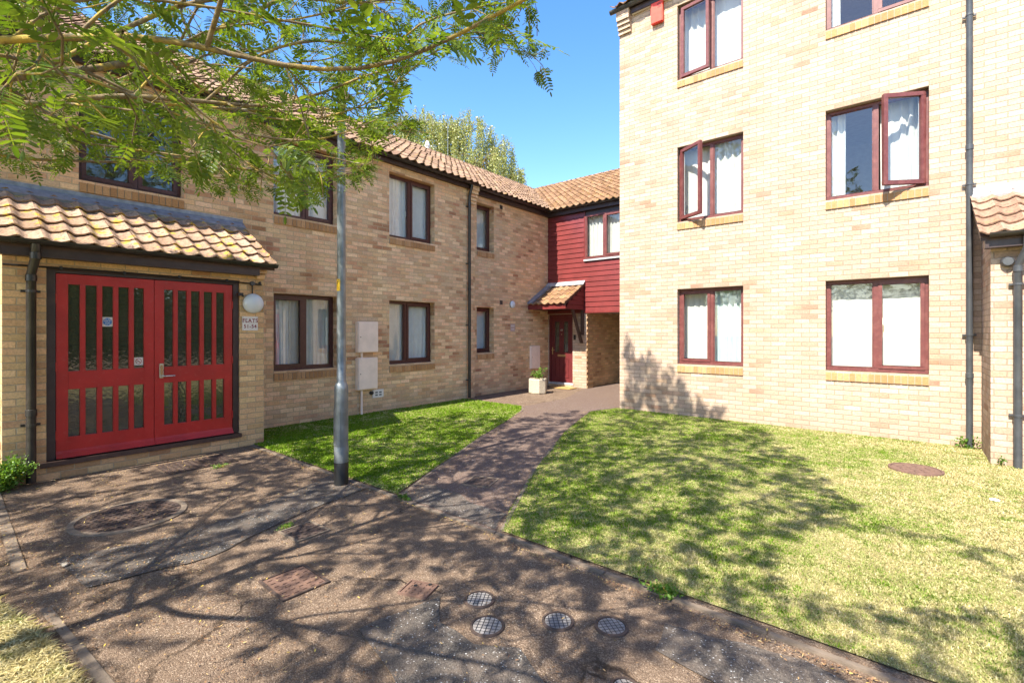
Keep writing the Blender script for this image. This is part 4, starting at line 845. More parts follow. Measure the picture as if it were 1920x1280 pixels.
# leaf litter and grit
def litter(name, n, fn, label, mat, s0, s1, seed):
    r = np.random.default_rng(seed); x, y = fn(r, n); n = len(x); a = r.uniform(0, 6.28, n); L = r.uniform(s0, s1, n); W = L * r.uniform(.12, .4, n); t = r.uniform(-.4, .4, n)
    dx, dy = np.cos(a), np.sin(a); z = .014 + r.uniform(0, .006, n); c = np.stack([x, y, z], 1)
    d = np.stack([dx * L, dy * L, t * L], 1); w = np.stack([-dy * W, dx * W, r.uniform(-.5, .5, n) * W], 1)
    V = np.stack([c - d, c - w + d * .1, c + d, c + w + d * .1], 1).reshape(-1, 3)
    return tag(npmesh(name, V, 4, np.arange(n * 4), mat), label, 'leaf litter', kind='stuff')
def littermat():
    t = NT('dead_leaf_litter'); g = t.n('ShaderNodeNewGeometry')
    c = t.ramp(g.outputs['Random Per Island'], [(0, (.10, .05, .03)), (.4, (.20, .11, .06)), (.75, (.30, .18, .09)), (.95, (.45, .34, .16)), (1, (.6, .42, .06))]); return t.done(t.bsdf(c, .9, spec=.2))
M['litter'] = littermat()
def f1(r, n):
    x = r.uniform(-8, 0, n * 4); y = r.uniform(.0, 2.86, n * 4); k = np.clip((-x - 1.2) / 3.5, .12, 1) * np.where(y < 1.3, 1.0, .45); k *= (.3 + .7 * (np.sin(x * 2.3 + 1) * np.sin(y * 3.1 + x) > -.1))
    q = r.random(n * 4) < k; return x[q][:n], y[q][:n]
litter('leaf_litter', 17000, f1, 'brown fallen leaflets scattered over the pavement', 'litter', .004, .012, 5)
def f2(r, n):
    s = r.integers(0, 4, n); t_ = r.random(n)
    e = [((-3.80, 2.95), (-5.9, 7.4)), ((-2.56, 2.95), (-4.85, 8.3)), ((-7.1, 2.8), (-2.5, 2.8)), ((-2.5, 2.76), (1, 2.74))]
    x = np.array([e[k][0][0] + (e[k][1][0] - e[k][0][0]) * q for k, q in zip(s, t_)]); y = np.array([e[k][0][1] + (e[k][1][1] - e[k][0][1]) * q for k, q in zip(s, t_)])
    sg = np.where(s == 0, 1, np.where(s == 1, -1, 0)); return x + sg * np.abs(r.normal(0, .10, n)) + r.normal(0, .01, n), y - np.abs(r.normal(0, .03, n)) * (s > 1)
litter('leaf_litter', 6000, f2, 'rusty brown leaf litter gathered along the edges of the path', 'litter', .004, .012, 6)
def f3(r, n):
    return r.uniform(-4, 2, n), r.uniform(2.95, 8.9, n)
litter('fallen_leaves', 420, f3, 'single dead leaves dotted over the parched lawn', 'litter', .008, .018, 8)
def pebble(x, y, r, label, mat='concrete_pale', seed=0):
    rd = random.Random(seed); bm = bmesh.new(); bmesh.ops.create_icosphere(bm, subdivisions=2, radius=r)
    for v in bm.verts: v.co *= rd.uniform(.8, 1.15); v.co.z *= .5; v.co.x *= 1.35
    me = bpy.data.meshes.new('stone'); bm.to_mesh(me); bm.free(); me.materials.append(M[mat]); me.shade_smooth(); o = bpy.data.objects.new('stone', me); o.location = (x, y, .012 + r * .3); col.objects.link(o); return tag(o, label, 'stone')
pebble(-4.42, .58, .022, 'pale stone lying on the leaf litter by the concrete strip', 'concrete_pale', 1)
pebble(.62, 6.35, .03, 'small white stone on the parched lawn near the right-hand porch', 'white', 2)

# ------------------------------------------------------------------ fittings
def globe_lamp(P, u, z, r, label, axis, depth=.09, mat='globe', oval=1.0):
    t = thing('wall_lamp', label, 'wall lamp', P(u, z, 0))
    MB().lathe(P(u, z, 0), [(r * .96, 0), (r * .98, .02), (r * .9, .03)], 32, axis).build('base_plate', 'pipe_grey', t, smooth=True)
    pr = [(r, .022)] + [(r * math.cos(a), .022 + depth * math.sin(a)) for a in [i * math.pi / 2 / 8 for i in range(1, 9)]]
    MB().lathe(P(u, z, 0), pr, 36, axis).build('diffuser', mat, t, smooth='all'); return t
globe_lamp(PP, 2.885, 1.99, .14, 'large round white bulkhead lamp beside the red double doors', (1, 0, 0))
globe_lamp(P2, 9.97, 2.32, .10, 'small round white bulkhead lamp on the terrace wall left of the door canopy', (1, 0, 0), .05)
s = thing('flats_sign', 'white square sign reading FLATS 51-54 under the round lamp', 'sign', PP(2.851, 1.71, 0))
MB().pb(PP, 2.748, 2.954, 1.612, 1.808, .002, .010).build('sign_plate', 'signw', s, bevel=.002)
text_mesh('FLATS', .074, PP, 2.851, 1.748, .0115, 'textred', s, xs=.95, bold=.0015); text_mesh('51-54', .070, PP, 2.851, 1.668, .0115, 'textred', s, xs=.95, bold=.0015)
sf = MB()                                            # slab serifs of the sign letters
for uu, zz in ((2.768, 1.772), (2.768, 1.723), (2.80, 1.723), (2.806, 1.772), (2.885, 1.772), (2.885, 1.723), (2.842, 1.723), (2.865, 1.723)): sf.pb(PP, uu - .008, uu + .008, zz - .002, zz + .002, .0112, .0120)
sf.build('letter_serifs', 'textred', s)
for du, dz in ((.012, .012), (.194, .012), (.012, .184), (.194, .184)): MB().lathe(PP(2.748 + du, 1.612 + dz, .010), [(.004, 0), (.004, .0015)], 8, (1, 0, 0)).build('screw', 'steel', s)
s = thing('wall_sign', 'small faded pink sign on the terrace wall below the small lamp', 'sign', P2(9.99, 1.70, 0))
MB().pb(P2, 9.90, 10.09, 1.60, 1.80, .002, .008).build('sign_plate', 'signp', s)
sm_ = MB()                                           # two faded, unreadable lines
for zz, n_, h_ in ((1.745, 5, .042), (1.66, 4, .036)):
    for k in range(n_): sm_.pb(P2, 9.995 - n_ * .0145 + k * .03, 9.995 - n_ * .0145 + k * .03 + .019, zz - h_ / 2, zz + h_ / 2 - .008 * (k % 2), .0082, .0092)
sm_.build('faded_lettering', 'signw', s)
def meter_box(P, u0, u1, z0, z1, label, d=.10):
    t = thing('meter_box', label, 'meter box', P((u0 + u1) / 2, z0, 0))
    MB().pb(P, u0, u1, z0, z1, .002, d).build('cabinet', 'cream', t, bevel=.008)
    MB().pb(P, u0 + .012, u1 - .012, z0 + .012, z1 - .012, d + .0, d + .012).build('cabinet_door', 'cream', t, bevel=.004)
    MB().lathe(P(u0 + .05, (z0 + z1) / 2, d + .011), [(.010, 0), (.010, .004)], 10, (1, 0, 0)).build('lock', 'iron', t); return t
b1 = meter_box(PA, 5.125, 5.575, 1.195, 1.785, 'upper of the two cream meter boxes on the terrace wall behind the lamp post')
b2 = meter_box(PA, 5.125, 5.565, .485, 1.095, 'lower of the two cream meter boxes on the terrace wall behind the lamp post')
MB().tube([PA(5.235, .5, .05), PA(5.235, .0, .05)], .022, 12).build('conduit', 'cream', b2, smooth=True); MB().tube([PA(5.235, 1.09, .05), PA(5.235, 1.195, .05)], .022, 12).build('conduit', 'cream', b1, smooth=True)
meter_box(P2, 10.74, 11.18, .54, 1.19, 'tall cream meter box on the terrace wall behind the concrete planter', .05)
v = thing('wall_outlet', 'small white outlet plate low on the terrace wall beside the meter boxes', 'wall outlet', PA(5.62, .37, 0))
MB().pb(PA, 5.50, 5.755, .295, .455, .002, .02).build('outlet_plate', 'signw', v, bevel=.003)
mm = MB()
for k in range(4):
    mm.pb(PA, 5.56 + (k % 2) * .09, 5.615 + (k % 2) * .09, .335 + (k // 2) * .05, .36 + (k // 2) * .05, .02, .024)
mm.build('outlet_slots', 'pipe_grey', v); MB().lathe(PA(5.47, .40, 0), [(.035, 0), (.035, .05), (.02, .06)], 12, (1, 0, 0)).build('outlet_pipe', 'black', v)
# fire alarm bell box
al = thing('alarm_box', 'orange-red alarm sounder box high on the cream block under the eaves', 'alarm box', PC(-3.79, 7.8, 0))
def AL(u, z, w): return PC(u, z, w)
m = MB(); u0, u1, z0, z1 = -3.90, -3.66, 7.60, 8.02
m.hexa([AL(u0, z0, .002), AL(u1, z0, .002), AL(u1 - .06, z0 + .045, .10), AL(u0 + .06, z0 + .045, .10), AL(u0, z1, .002), AL(u1, z1, .002), AL(u1 - .06, z1 - .03, .10), AL(u0 + .06, z1 - .03, .10)])
m = MB().hexa([AL(u0, z0, .002), AL(u1, z0, .002), AL(u1, z0, .085), AL(u0, z0, .085), AL(u0, z1, .002), AL(u1, z1, .002), AL(u1, z1, .085), AL(u0, z1, .085)]); m.build('alarm_case', 'alarm', al, bevel=.012)
m = MB()
for k in range(4): m.pb(AL, u1 - .10, u1 - .03, 7.88 + k * .025, 7.888 + k * .025, .0855, .0885)
m.build('louvre_slots', 'black', al)

# lamp post
lp = thing('lamp_post', 'grey galvanised lamp post with black foot and yellow sticker, beside the small lawn', 'lamp post', (-4.57, 2.73, 0))
LX, LY = -4.57, 2.73
sh = MB().lathe((LX, LY, 0), [(.070, .0), (.070, .99), (.068, 1.03), (.055, 1.06), (.046, 1.075), (.045, 1.6), (.042, 3.0), (.038, 4.25), (.040, 4.26), (.040, 4.3), (.0, 4.31)], 28).build('shaft', 'steel', lp, smooth=True)
MB().lathe((LX, LY, 0), [(.0725, -.02), (.0725, .235), (.071, .24)], 28).build('painted_foot', 'black', lp, smooth=True)
MB().lathe((LX, LY, 0), [(.0715, .240), (.0725, .245), (.0725, .395), (.0715, .40)], 28).build('band', 'steel', lp, smooth=True)
def around(r, a0, a1, z0, z1, n=8):
    m = MB()
    for i in range(n):
        a, b = a0 + (a1 - a0) * i / n, a0 + (a1 - a0) * (i + 1) / n
        m.q([(LX + r * math.cos(a), LY + r * math.sin(a), z0), (LX + r * math.cos(b), LY + r * math.sin(b), z0), (LX + r * math.cos(b), LY + r * math.sin(b), z1), (LX + r * math.cos(a), LY + r * math.sin(a), z1)])
    return m
ca_ = math.atan2(-LY, -LX)                           # bearing of the camera from the post
around(.0765, ca_ - 2.0, ca_ + -.15, .42, .80).build('access_door', 'steel', lp, smooth='all', recalc=False)
stk = around(.0460, ca_ - 1.35, ca_ - .25, 2.02, 2.14).build('sticker', 'yellow', lp, smooth='all', recalc=False)
around(.0463, ca_ - 1.15, ca_ - .35, 2.028, 2.068).build('sticker_label', 'signw', stk, recalc=False).data.materials[0] = M['yellow']
for a0, z0, hh in ((-.95, 2.085, .035), (-.85, 2.105, .012), (-1.2, 2.065, .01), (-.65, 2.125, .01)): around(.0467, ca_ + a0, ca_ + a0 + .16, z0, z0 + hh, 2).build('sticker_symbol', 'black', stk, recalc=False)
# concrete planter
pt = thing('planter', 'pale octagonal concrete planter with a small leafy plant, beside the burgundy front door', 'planter', (-7.38, 9.98, 0))
m = MB().lathe((-7.38, 9.98, 0), [(.215, 0), (.235, .03), (.235, .36), (.225, .385), (.19, .385), (.18, .33), (.0, .33)], 8); m.build('pot', 'concrete_pale', pt)
MB().lathe((-7.38, 9.98, .331), [(.18, 0), (.0, .01)], 8).build('compost', 'soil', pt)
dm = MB().box(-7.85, -7.15, YB - .52, YB - .14, .005, .022).build('doormat', 'mat', None, org=Vector((-7.5, YB - .3, 0)), bevel=.004); tag(dm, 'tan doormat on the ground before the burgundy front door', 'doormat')
# ------------------------------------------------------------------ foliage
def leaf_mat(name, dark, mid, light, tr=.5, gloss=.35):
    t = NT(name); g = t.n('ShaderNodeNewGeometry'); p = g.outputs['Position']
    c = t.ramp(g.outputs['Random Per Island'], [(0, dark), (.5, mid), (1, light)])
    c = t.mix(t.ramp(t.noise(2.2, p, 3), [(.35, G(0)), (.7, G(.55))]), c, light)
    b = t.bsdf(c, gloss, spec=.35)
    tl = t.n('ShaderNodeBsdfTranslucent'); t.put(tl.inputs[0], t.mix(1.0, c, (1.0, 1.0, .35), 'MULTIPLY'))
    mx = t.n('ShaderNodeMixShader'); mx.inputs[0].default_value = tr; t.l(b, mx.inputs[1]); t.l(tl.outputs[0], mx.inputs[2])
    return t.done(mx.outputs[0])
M['leaf'] = leaf_mat('pinnate_leaf', (.05, .108, .014), (.105, .18, .022), (.225, .29, .046))
M['leaf_birch'] = leaf_mat('birch_leaf', (.16, .20, .05), (.28, .31, .10), (.42, .43, .18), .35)
M['leaf_bush'] = leaf_mat('bush_leaf', (.05, .13, .02), (.11, .24, .035), (.22, .36, .06))
M['leaf_hedge'] = leaf_mat('hedge_leaf', (.02, .05, .012), (.035, .075, .018), (.06, .11, .025), .2)
M['flower'] = simple('yellow_flower', (.85, .6, .03), .6)
def bark_mat():
    t = NT('lichened_bark'); p = t.pos()
    c = t.ramp(t.noise(28, p, 6, .65), [(.3, (.10, .072, .045)), (.6, (.22, .165, .10)), (.8, (.34, .28, .19))])
    c = t.mix(t.ramp(t.noise(9, p, 6, .65), [(.49, G(0)), (.60, G(.85))]), c, t.mix(t.noise(60, p), (.26, .22, .06), (.52, .34, .05)))
    c = t.mix(t.ramp(t.noise(13, p, 4), [(.62, G(0)), (.68, G(.5))]), c, (.45, .43, .34))
    return t.done(t.bsdf(c, .9, t.bump(t.noise(80, p, 6, .7), .006, 1), spec=.2))
M['bark'] = bark_mat(); M['bark_white'] = simple('birch_bark', (.6, .57, .5), .8, var=.5, dirt=.6)

# silhouette of the visible foliage and the region its shadow may fall on (both in the photograph's own terms)
SIL = [(-900, -2600), (-900, 355), (0, 350), (60, 330), (150, 312), (250, 330), (345, 352), (425, 378), (500, 368), (560, 395), (600, 385), (640, 350), (670, 345), (705, 335), (715, 300),
       (710, 275), (765, 262), (815, 250), (772, 205), (745, 190), (770, 160), (765, 130), (800, 105), (850, 115), (900, 125), (935, 110), (985, 105), (1000, 140), (1010, 185), (1035, 180), (1028, 100), (1022, 40), (1000, -20), (1060, -60), (1150, -300), (1300, -600), (1500, -1000), (1700, -2600)]
TWIGS = [(1035, 165), (1028, 190), (1045, 182), (1015, 120), (1020, 70), (700, 340), (690, 335), (650, 372), (590, 385), (605, 390), (440, 392), (575, 400), (870, 120), (930, 110)]
# ground regions in shade (x, y on the ground in metres)
def pix_ground(pts):
    out = []
    for px_, py_ in pts:
        d = 900 * 1.6 / (py_ - 621); u = (px_ - 960) / 900; out.append(((CA * u - SA) * d, (SA * u + CA) * d))
    return out
SHADE = [pix_ground(p) for p in (
    [(-400, 905), (60, 910), (495, 838), (700, 800), (790, 770), (990, 778), (1060, 770), (1160, 768), (1240, 762), (1330, 780), (1420, 800), (1500, 850), (1545, 900), (1640, 965), (1600, 1000), (1510, 1030), (1470, 1080), (1400, 1110), (1440, 1150), (1450, 1235), (1400, 1300), (900, 1500), (200, 1400), (100, 1250), (-700, 1300)],
    [(1760, 1000), (1920, 1020), (2100, 1080), (1990, 1090), (1850, 1055)],
    [(1690, 1140), (1920, 1190), (2300, 1300), (2100, 1500), (1750, 1500), (1640, 1240)])]
LIT = [pix_ground(p) for p in ([(150, 1130), (480, 1090), (600, 1150), (560, 1290), (300, 1400), (-100, 1400)], [(880, 1200), (1010, 1200), (1000, 1300), (880, 1300)])]
KZ = 1 / math.tan(R(SUN_EL)); SX, SY = math.sin(R(SUN_AZ)), math.cos(R(SUN_AZ))
def visible_ok(x, y, z, m=0):
    u, v, yc = cam_xy(x, y, z); infr = (yc > .15) & (u > -80) & (u < 2000) & (v > -80) & (v < 1360)
    near = np.sqrt(x * x + y * y + (z - 1.6) ** 2) < .75
    return (~infr | in_poly(u, v, SIL)) & ~near, infr
def shadow_ok(x, y, z):
    gx, gy = x + SX * KZ * z, y + SY * KZ * z; ok = np.zeros(len(x), bool)
    for s in SHADE: ok |= in_poly(gx, gy, s)
    u, v, yc = cam_xy(gx, gy, 0 * gx); out = (yc < .5) | (v > 1400) | (u < -200) | (u > 2200)
    lit = np.zeros(len(x), bool)
    for s in LIT: lit |= in_poly(gx, gy, s)
    hitC = (gy > YC) & (gx > -4.6)
    zc = z - (YC - y) / (SY * KZ); okC = (gx > -4.55) & (gx < -2.55) & (zc < 1.55 - .5 * (gx + 4.6) * .9)
    return np.where(hitC, okC, (ok | out)), lit
def sample_attractors(n_shade, n_vis, seed):
    r = np.random.default_rng(seed); pts = []
    allp = np.array([p for s in SHADE for p in s]); lo = np.array([-7.5, .3]); hi = np.array([1.6, 9.2]); c = 0
    while c < n_shade:                                  # by where the shadow lands
        gx = r.uniform(lo[0], hi[0], 4000); gy = r.uniform(lo[1], hi[1], 4000); z = r.uniform(2.5, 5.0, 4000) + .8 * np.clip(gy - 3.5, 0, 6) * r.random(4000)
        x, y = gx - SX * KZ * z, gy - SY * KZ * z; s, lit = shadow_ok(x, y, z); v, inf = visible_ok(x, y, z)
        trunk = np.hypot(x + 3.4, y + .9); k = s & v & (~lit | (r.random(4000) < .2)) & (trunk < 6.2) & (z < 8.6) & (x > -7.2) & (x < 1.6) & ~((x < -6.5) & (z < 3.8))
        k &= (r.random(4000) < np.where(trunk < 4, 1, .7)); pts.append(np.stack([x, y, z], 1)[k]); c += k.sum()
    A = np.concatenate(pts)[:n_shade]; pts = []; c = 0
    wx = r.uniform(-4.55, -2.75, 3000); wz = r.uniform(0, 1.7, 3000); dz = r.uniform(5.6, 7.6, 3000)      # high boughs shading the foot of the block
    k = (wz < 1.75 - .85 * (wx + 4.6)) & (r.random(3000) < .12) & ~((np.abs(wx + 4.2) < .12) & (wz > .9)); Wp = np.stack([wx - SX * KZ * dz, YC - SY * KZ * dz, wz + dz], 1)[k]; A = np.concatenate([A, Wp])
    while c < n_vis:                                    # by where it shows in the view
        u = r.uniform(-60, 1060, 4000); v = r.uniform(-60, 400, 4000); d = r.uniform(1.25, 4.3, 4000)
        xc = (u - 960) / 900 * d; z = 1.6 + (621 - v) / 900 * d; x = CA * xc - SA * d; y = SA * xc + CA * d
        s, lit = shadow_ok(x, y, z); k = in_poly(u, v, SIL) & s & (z < 5.0) & (z > 2.05) & (r.random(4000) < (d / 4.3) ** 1.6 + .08) & (x > -6.6)
        pts.append(np.stack([x, y, z], 1)[k]); c += k.sum()
    B = np.concatenate(pts)[:n_vis]
    gx = r.uniform(-7.4, -3.2, 9000); gy = r.uniform(2.4, 7.3, 9000); z = r.uniform(2.6, 5.6, 9000)          # boughs shading the small lawn and path
    x, y = gx - SX * KZ * z, gy - SY * KZ * z; s, lit = shadow_ok(x, y, z); v, inf = visible_ok(x, y, z); k = s & v & (x > -6.8); B = np.concatenate([B, np.stack([x, y, z], 1)[k][:520]])
    u = r.uniform(430, 800, 3000); v = r.uniform(60, 390, 3000); d = r.uniform(2.2, 3.9, 3000); xc = (u - 960) / 900 * d; z = 1.6 + (621 - v) / 900 * d   # denser sprays in front of the lamp post
    B = np.concatenate([B, np.stack([CA * xc - SA * d, SA * xc + CA * d, z], 1)[in_poly(u, v, SIL)][:330]])
    u = r.uniform(-40, 230, 60); v = r.uniform(-20, 250, 60); d = r.uniform(.85, 1.15, 60); xc = (u - 960) / 900 * d; z = 1.6 + (621 - v) / 900 * d       # the sprays hanging closest to the lens
    B = np.concatenate([B, np.stack([CA * xc - SA * d, SA * xc + CA * d, z], 1)])
    T = []
    for (u, v) in TWIGS:
        d = 3.3 if u > 900 else 3.0; xc = (u - 960) / 900 * d; T.append((CA * xc - SA * d, SA * xc + CA * d, 1.6 + (621 - v) / 900 * d))
    return np.concatenate([A, B, np.array(T)])
def colonize(start_pts, attr, step=.11, infl=9.0, kill=.19, iters=170, trop=-.02, avoid=None):
    nodes = [Vector(p) for p in start_pts]; parent = [-1] + list(range(len(start_pts) - 1)); att = attr.copy()
    N = np.array([tuple(p) for p in nodes]); near = np.zeros(len(att), int); dist = np.full(len(att), 1e9)
    def upd(i0):
        nonlocal near, dist
        new = N[i0:]
        D = np.linalg.norm(att[:, None, :] - new[None], axis=2); j = D.argmin(1); dm = D[np.arange(len(att)), j]; b = dm < dist
        near = np.where(b, j + i0, near); dist = np.where(b, dm, dist)
    upd(0); grown = {}
    for it in range(iters):
        if not len(att): break
        m = dist < infl; dirs = {}
        vec = att - N[near]; vec /= np.maximum(np.linalg.norm(vec, axis=1), 1e-6)[:, None]
        for k in np.nonzero(m)[0]: dirs.setdefault(int(near[k]), []).append(vec[k])
        i0 = len(N); add = []
        for k, vs in dirs.items():
            if grown.get(k, 0) >= 3: continue
            v = np.mean(vs, 0); pdir = N[k] - N[parent[k]] if parent[k] >= 0 else np.array([0, 0, 1.0]); pdir /= max(np.linalg.norm(pdir), 1e-6)
            v = v / max(np.linalg.norm(v), 1e-6) + pdir * .55 + rng.normal(0, .16, 3) + np.array([0, 0, trop]); v /= np.linalg.norm(v)
            p = N[k] + v * step
            if avoid is not None and avoid(p): grown[k] = grown.get(k, 0) + 1; p = N[k] + (v * .3 + rng.normal(0, .5, 3)) * step; 
            if avoid is not None and avoid(p): continue
            add.append(p); parent.append(k); grown[k] = grown.get(k, 0) + 1
        if not add: break
        N = np.concatenate([N, np.array(add)]); upd(i0)
        keep = dist > kill; att, near, dist = att[keep], near[keep], dist[keep]
    return N, np.array(parent)
def skeleton_mesh(N, par, tip=.0024, expo=2.65, rmax=.14):
    n = len(N); kids = [[] for _ in range(n)]
    for i, p in enumerate(par):
        if p >= 0: kids[p].append(i)
    rad = np.zeros(n)
    for i in range(n - 1, -1, -1):
        rad[i] = min(rmax, max(tip ** expo, sum(rad[k] ** expo for k in kids[i])) ** (1 / expo) if kids[i] else tip)
    # smooth node positions a little
    P = N.copy()
    for _ in range(2):
        Q = P.copy()
        for i in range(1, n):
            if kids[i]: Q[i] = P[i] * .5 + P[par[i]] * .25 + P[kids[i][0]] * .25
        P = Q
    mb = MB(); done = set()
    def chain(i):
        c = [i]
        while kids[c[-1]]:
            c.append(max(kids[c[-1]], key=lambda k: rad[k]))
        return c
    stack = [0]; 
    while stack:
        i = stack.pop(); c = chain(i)
        pts = ([P[par[i]]] if par[i] >= 0 else []) + [P[k] for k in c]; rr = ([min(rad[par[i]], rad[i] * 1.15)] if par[i] >= 0 else []) + [rad[k] for k in c]
        if len(pts) > 1: mb.tube(pts, [float(q) for q in rr], 4 if rr[0] < .006 else (6 if rr[0] < .03 else 12), cap=False)
        for a in c:
            for k in kids[a]:
                if k not in c: stack.append(k)
    return P, rad, kids, mb
def pinnate(pairs, L, lw, ll, seed):
    """leaf template along +x, normal +z; leaflets as folded 6-point blades"""
    r = np.random.default_rng(seed); V = []; F = []
    def leaflet(base, dirn, l, w, tilt):
        d = np.array([dirn[0], dirn[1], tilt]); d /= np.linalg.norm(d); s = np.cross([0, 0, 1.0], d); s /= np.linalg.norm(s); up = np.array([0, 0, 1.0]) * w * .28
        b = np.array(base); i = len(V)
        V.extend([b, b + d * l * .28 + s * w * .85 + up, b + d * l * .75 + s * w * .8 + up, b + d * l, b + d * l * .75 - s * w * .8 + up, b + d * l * .28 - s * w * .85 + up])
        F.extend([(i, i + 1, i + 2, i + 3), (i, i + 3, i + 4, i + 5)])
    droop = lambda x: -.22 * x * x / L
    for k in range(pairs):
        x = L * (.22 + .70 * k / (pairs - 1)); f = .72 + .42 * math.sin(math.pi * (k + .8) / (pairs + .6))
        for s in (1, -1):
            a = R(r.uniform(58, 74)); leaflet((x, 0, droop(x)), (math.cos(a), s * math.sin(a)), ll * f * r.uniform(.88, 1.08), lw * f, r.uniform(-.35, .1))
    leaflet((L, 0, droop(L)), (1, 0), ll * 1.0, lw, -.35)
    i = len(V); w = .0011
    for a, b in ((0, .5), (.5, 1)):
        j = len(V); V.extend([np.array((a * L, -w, droop(a * L))), np.array((b * L, -w, droop(b * L))), np.array((b * L, w, droop(b * L))), np.array((a * L, w, droop(a * L)))]); F.append((j, j + 1, j + 2, j + 3))
    return np.array(V), np.array(F)
def scatter(name, templates, T, Xd, Nd, S, mat, parent, org):
    """instances of leaf templates as ONE foliage mesh; T positions, Xd axis, Nd normal, S scale"""
    r = np.random.default_rng(5); which = r.integers(0, len(templates), len(T)); VV = []; II = []; off = 0
    Xd = Xd / np.linalg.norm(Xd, axis=1)[:, None]; Yd = np.cross(Nd, Xd); Yd /= np.linalg.norm(Yd, axis=1)[:, None]; Zd = np.cross(Xd, Yd)
    for q, (tv, tf) in enumerate(templates):
        k = which == q
        if not k.any(): continue
        v = tv[None, :, 0:1] * Xd[k][:, None] + tv[None, :, 1:2] * Yd[k][:, None] + tv[None, :, 2:3] * Zd[k][:, None]
        v = v * S[k][:, None, None] + T[k][:, None]; n = len(v); VV.append(v.reshape(-1, 3)); II.append((tf[None] + (np.arange(n) * len(tv))[:, None, None]).ravel() + off); off += n * len(tv)
    return npmesh(name, np.concatenate(VV), 4, np.concatenate(II), mat, parent, org)

# ---- the overhanging tree
base = (-3.75, -1.25, 0)
ATT = sample_attractors(2500, 1150, 11)
start = [(base[0] + .04 * math.sin(i * .9) + .02 * i, base[1] + .025 * i, .0 + i * .15) for i in range(14)]
def av(p):
    u, v, yc = cam_xy(np.array([p[0]]), np.array([p[1]]), np.array([p[2]])); 
    if yc[0] > .1 and -30 < u[0] < 1950 and -30 < v[0] < 1310 and not in_poly(u, v, SIL)[0]: return True
    return p[0] ** 2 + p[1] ** 2 + (p[2] - 1.6) ** 2 < .65
Nn, Np = colonize(start, ATT, step=.10, kill=.13, avoid=av, iters=200)
rowan = thing('tree', 'feathery green tree with yellow-lichened branches overhanging the yard from the left', 'tree', base)
RP, rad, kids, bmb = skeleton_mesh(Nn, Np)
bmb.build('trunk', 'bark', rowan, smooth='all', recalc=False)
r_ = np.random.default_rng(21); T = []; Xd = []; Nd = []; S = []
for i in range(1, len(RP)):
    if rad[i] > .0105: continue
    seg = RP[i] - RP[Np[i]]; L = np.linalg.norm(seg)
    if L < 1e-5: continue
    seg = seg / L; term = not kids[i]; cnt = r_.integers(3, 6) if term else (r_.random() < (.85 if rad[i] < .006 else .35)) + (r_.random() < .25)
    if not visible_ok(*[np.array([c_]) for c_ in RP[i]])[1][0]: cnt = cnt * 1.7 + .35
    elif r_.random() < .25: cnt = 0
    for q in range(int(cnt)):
        side = np.cross(seg, [0, 0, 1.0]) + 1e-4; side /= np.linalg.norm(side); sg = 1 if r_.random() < .5 else -1
        d = seg * r_.uniform(.2, 1.0) + side * sg * r_.uniform(.2, 1.0) * (0.9 if not term else .8) + np.array([0, 0, r_.uniform(-.5, .25)]) + r_.normal(0, .15, 3)
        n = np.array([0, 0, 1.0]) + r_.normal(0, .35, 3); d /= np.linalg.norm(d)
        p = RP[Np[i]] + (RP[i] - RP[Np[i]]) * r_.random(); s = r_.uniform(.62, 1.12); e = p + d * .15 * s
        v, _ = visible_ok(np.array([e[0]]), np.array([e[1]]), np.array([e[2]]))
        if not v[0] and r_.random() < .85: continue
        T.append(p); Xd.append(d); Nd.append(n); S.append(s)
tmpl = [pinnate(6, .135, .0072, .040, 1), pinnate(7, .15, .0070, .040, 2), pinnate(5, .115, .0076, .040, 3), pinnate(7, .145, .0066, .043, 4), pinnate(8, .17, .0066, .036, 5), pinnate(4, .09, .008, .036, 6)]
print('TREE nodes', len(RP), 'leaves', len(T), 'trunk r', rad[:3])
scatter('foliage', tmpl, np.array(T), np.array(Xd), np.array(Nd), np.array(S), 'leaf', rowan, base)

# ---- weeping birch behind the terrace
bb = (-19.2, 18.1, 0)
birch = thing('tree', 'tall weeping birch showing above the terrace roof against the sky', 'tree', bb)
r_ = np.random.default_rng(8); mb = MB(); mb.tube([bb, (bb[0] + .2, bb[1], 4), (bb[0] + .1, bb[1] + .2, 9), (bb[0], bb[1], 12.0)], [.26, .2, .12, .03], 10)
T = []; Xd = []
e1 = np.array([.7707, -.637, 0]) if False else np.array([CA, SA, 0])   # picture-right direction
e1 = np.array([CA, SA, 0]); e2 = np.array([-SA, CA, 0]); B0 = np.array(bb)
lobes = [(-3.0, 0, 12.6, 1.5, 1.8), (-1.7, .5, 12.9, 1.4, 2.2), (-.3, 0, 12.3, 1.3, 2.2), (1.0, -.4, 12.3, 1.4, 2.4), (2.4, .2, 11.2, 1.3, 2.4), (3.3, 0, 9.7, 1.0, 2.0), (-3.8, .3, 11.4, 1.3, 2.0), (0, 1, 10.5, 2.4, 2.6), (1.6, -1.0, 10.2, 2.0, 2.4), (-2.2, -1, 10.6, 2.2, 2.4), (2.9, -.6, 8.4, 1.4, 2), (-4.4, 0, 9.5, 1.4, 2)]
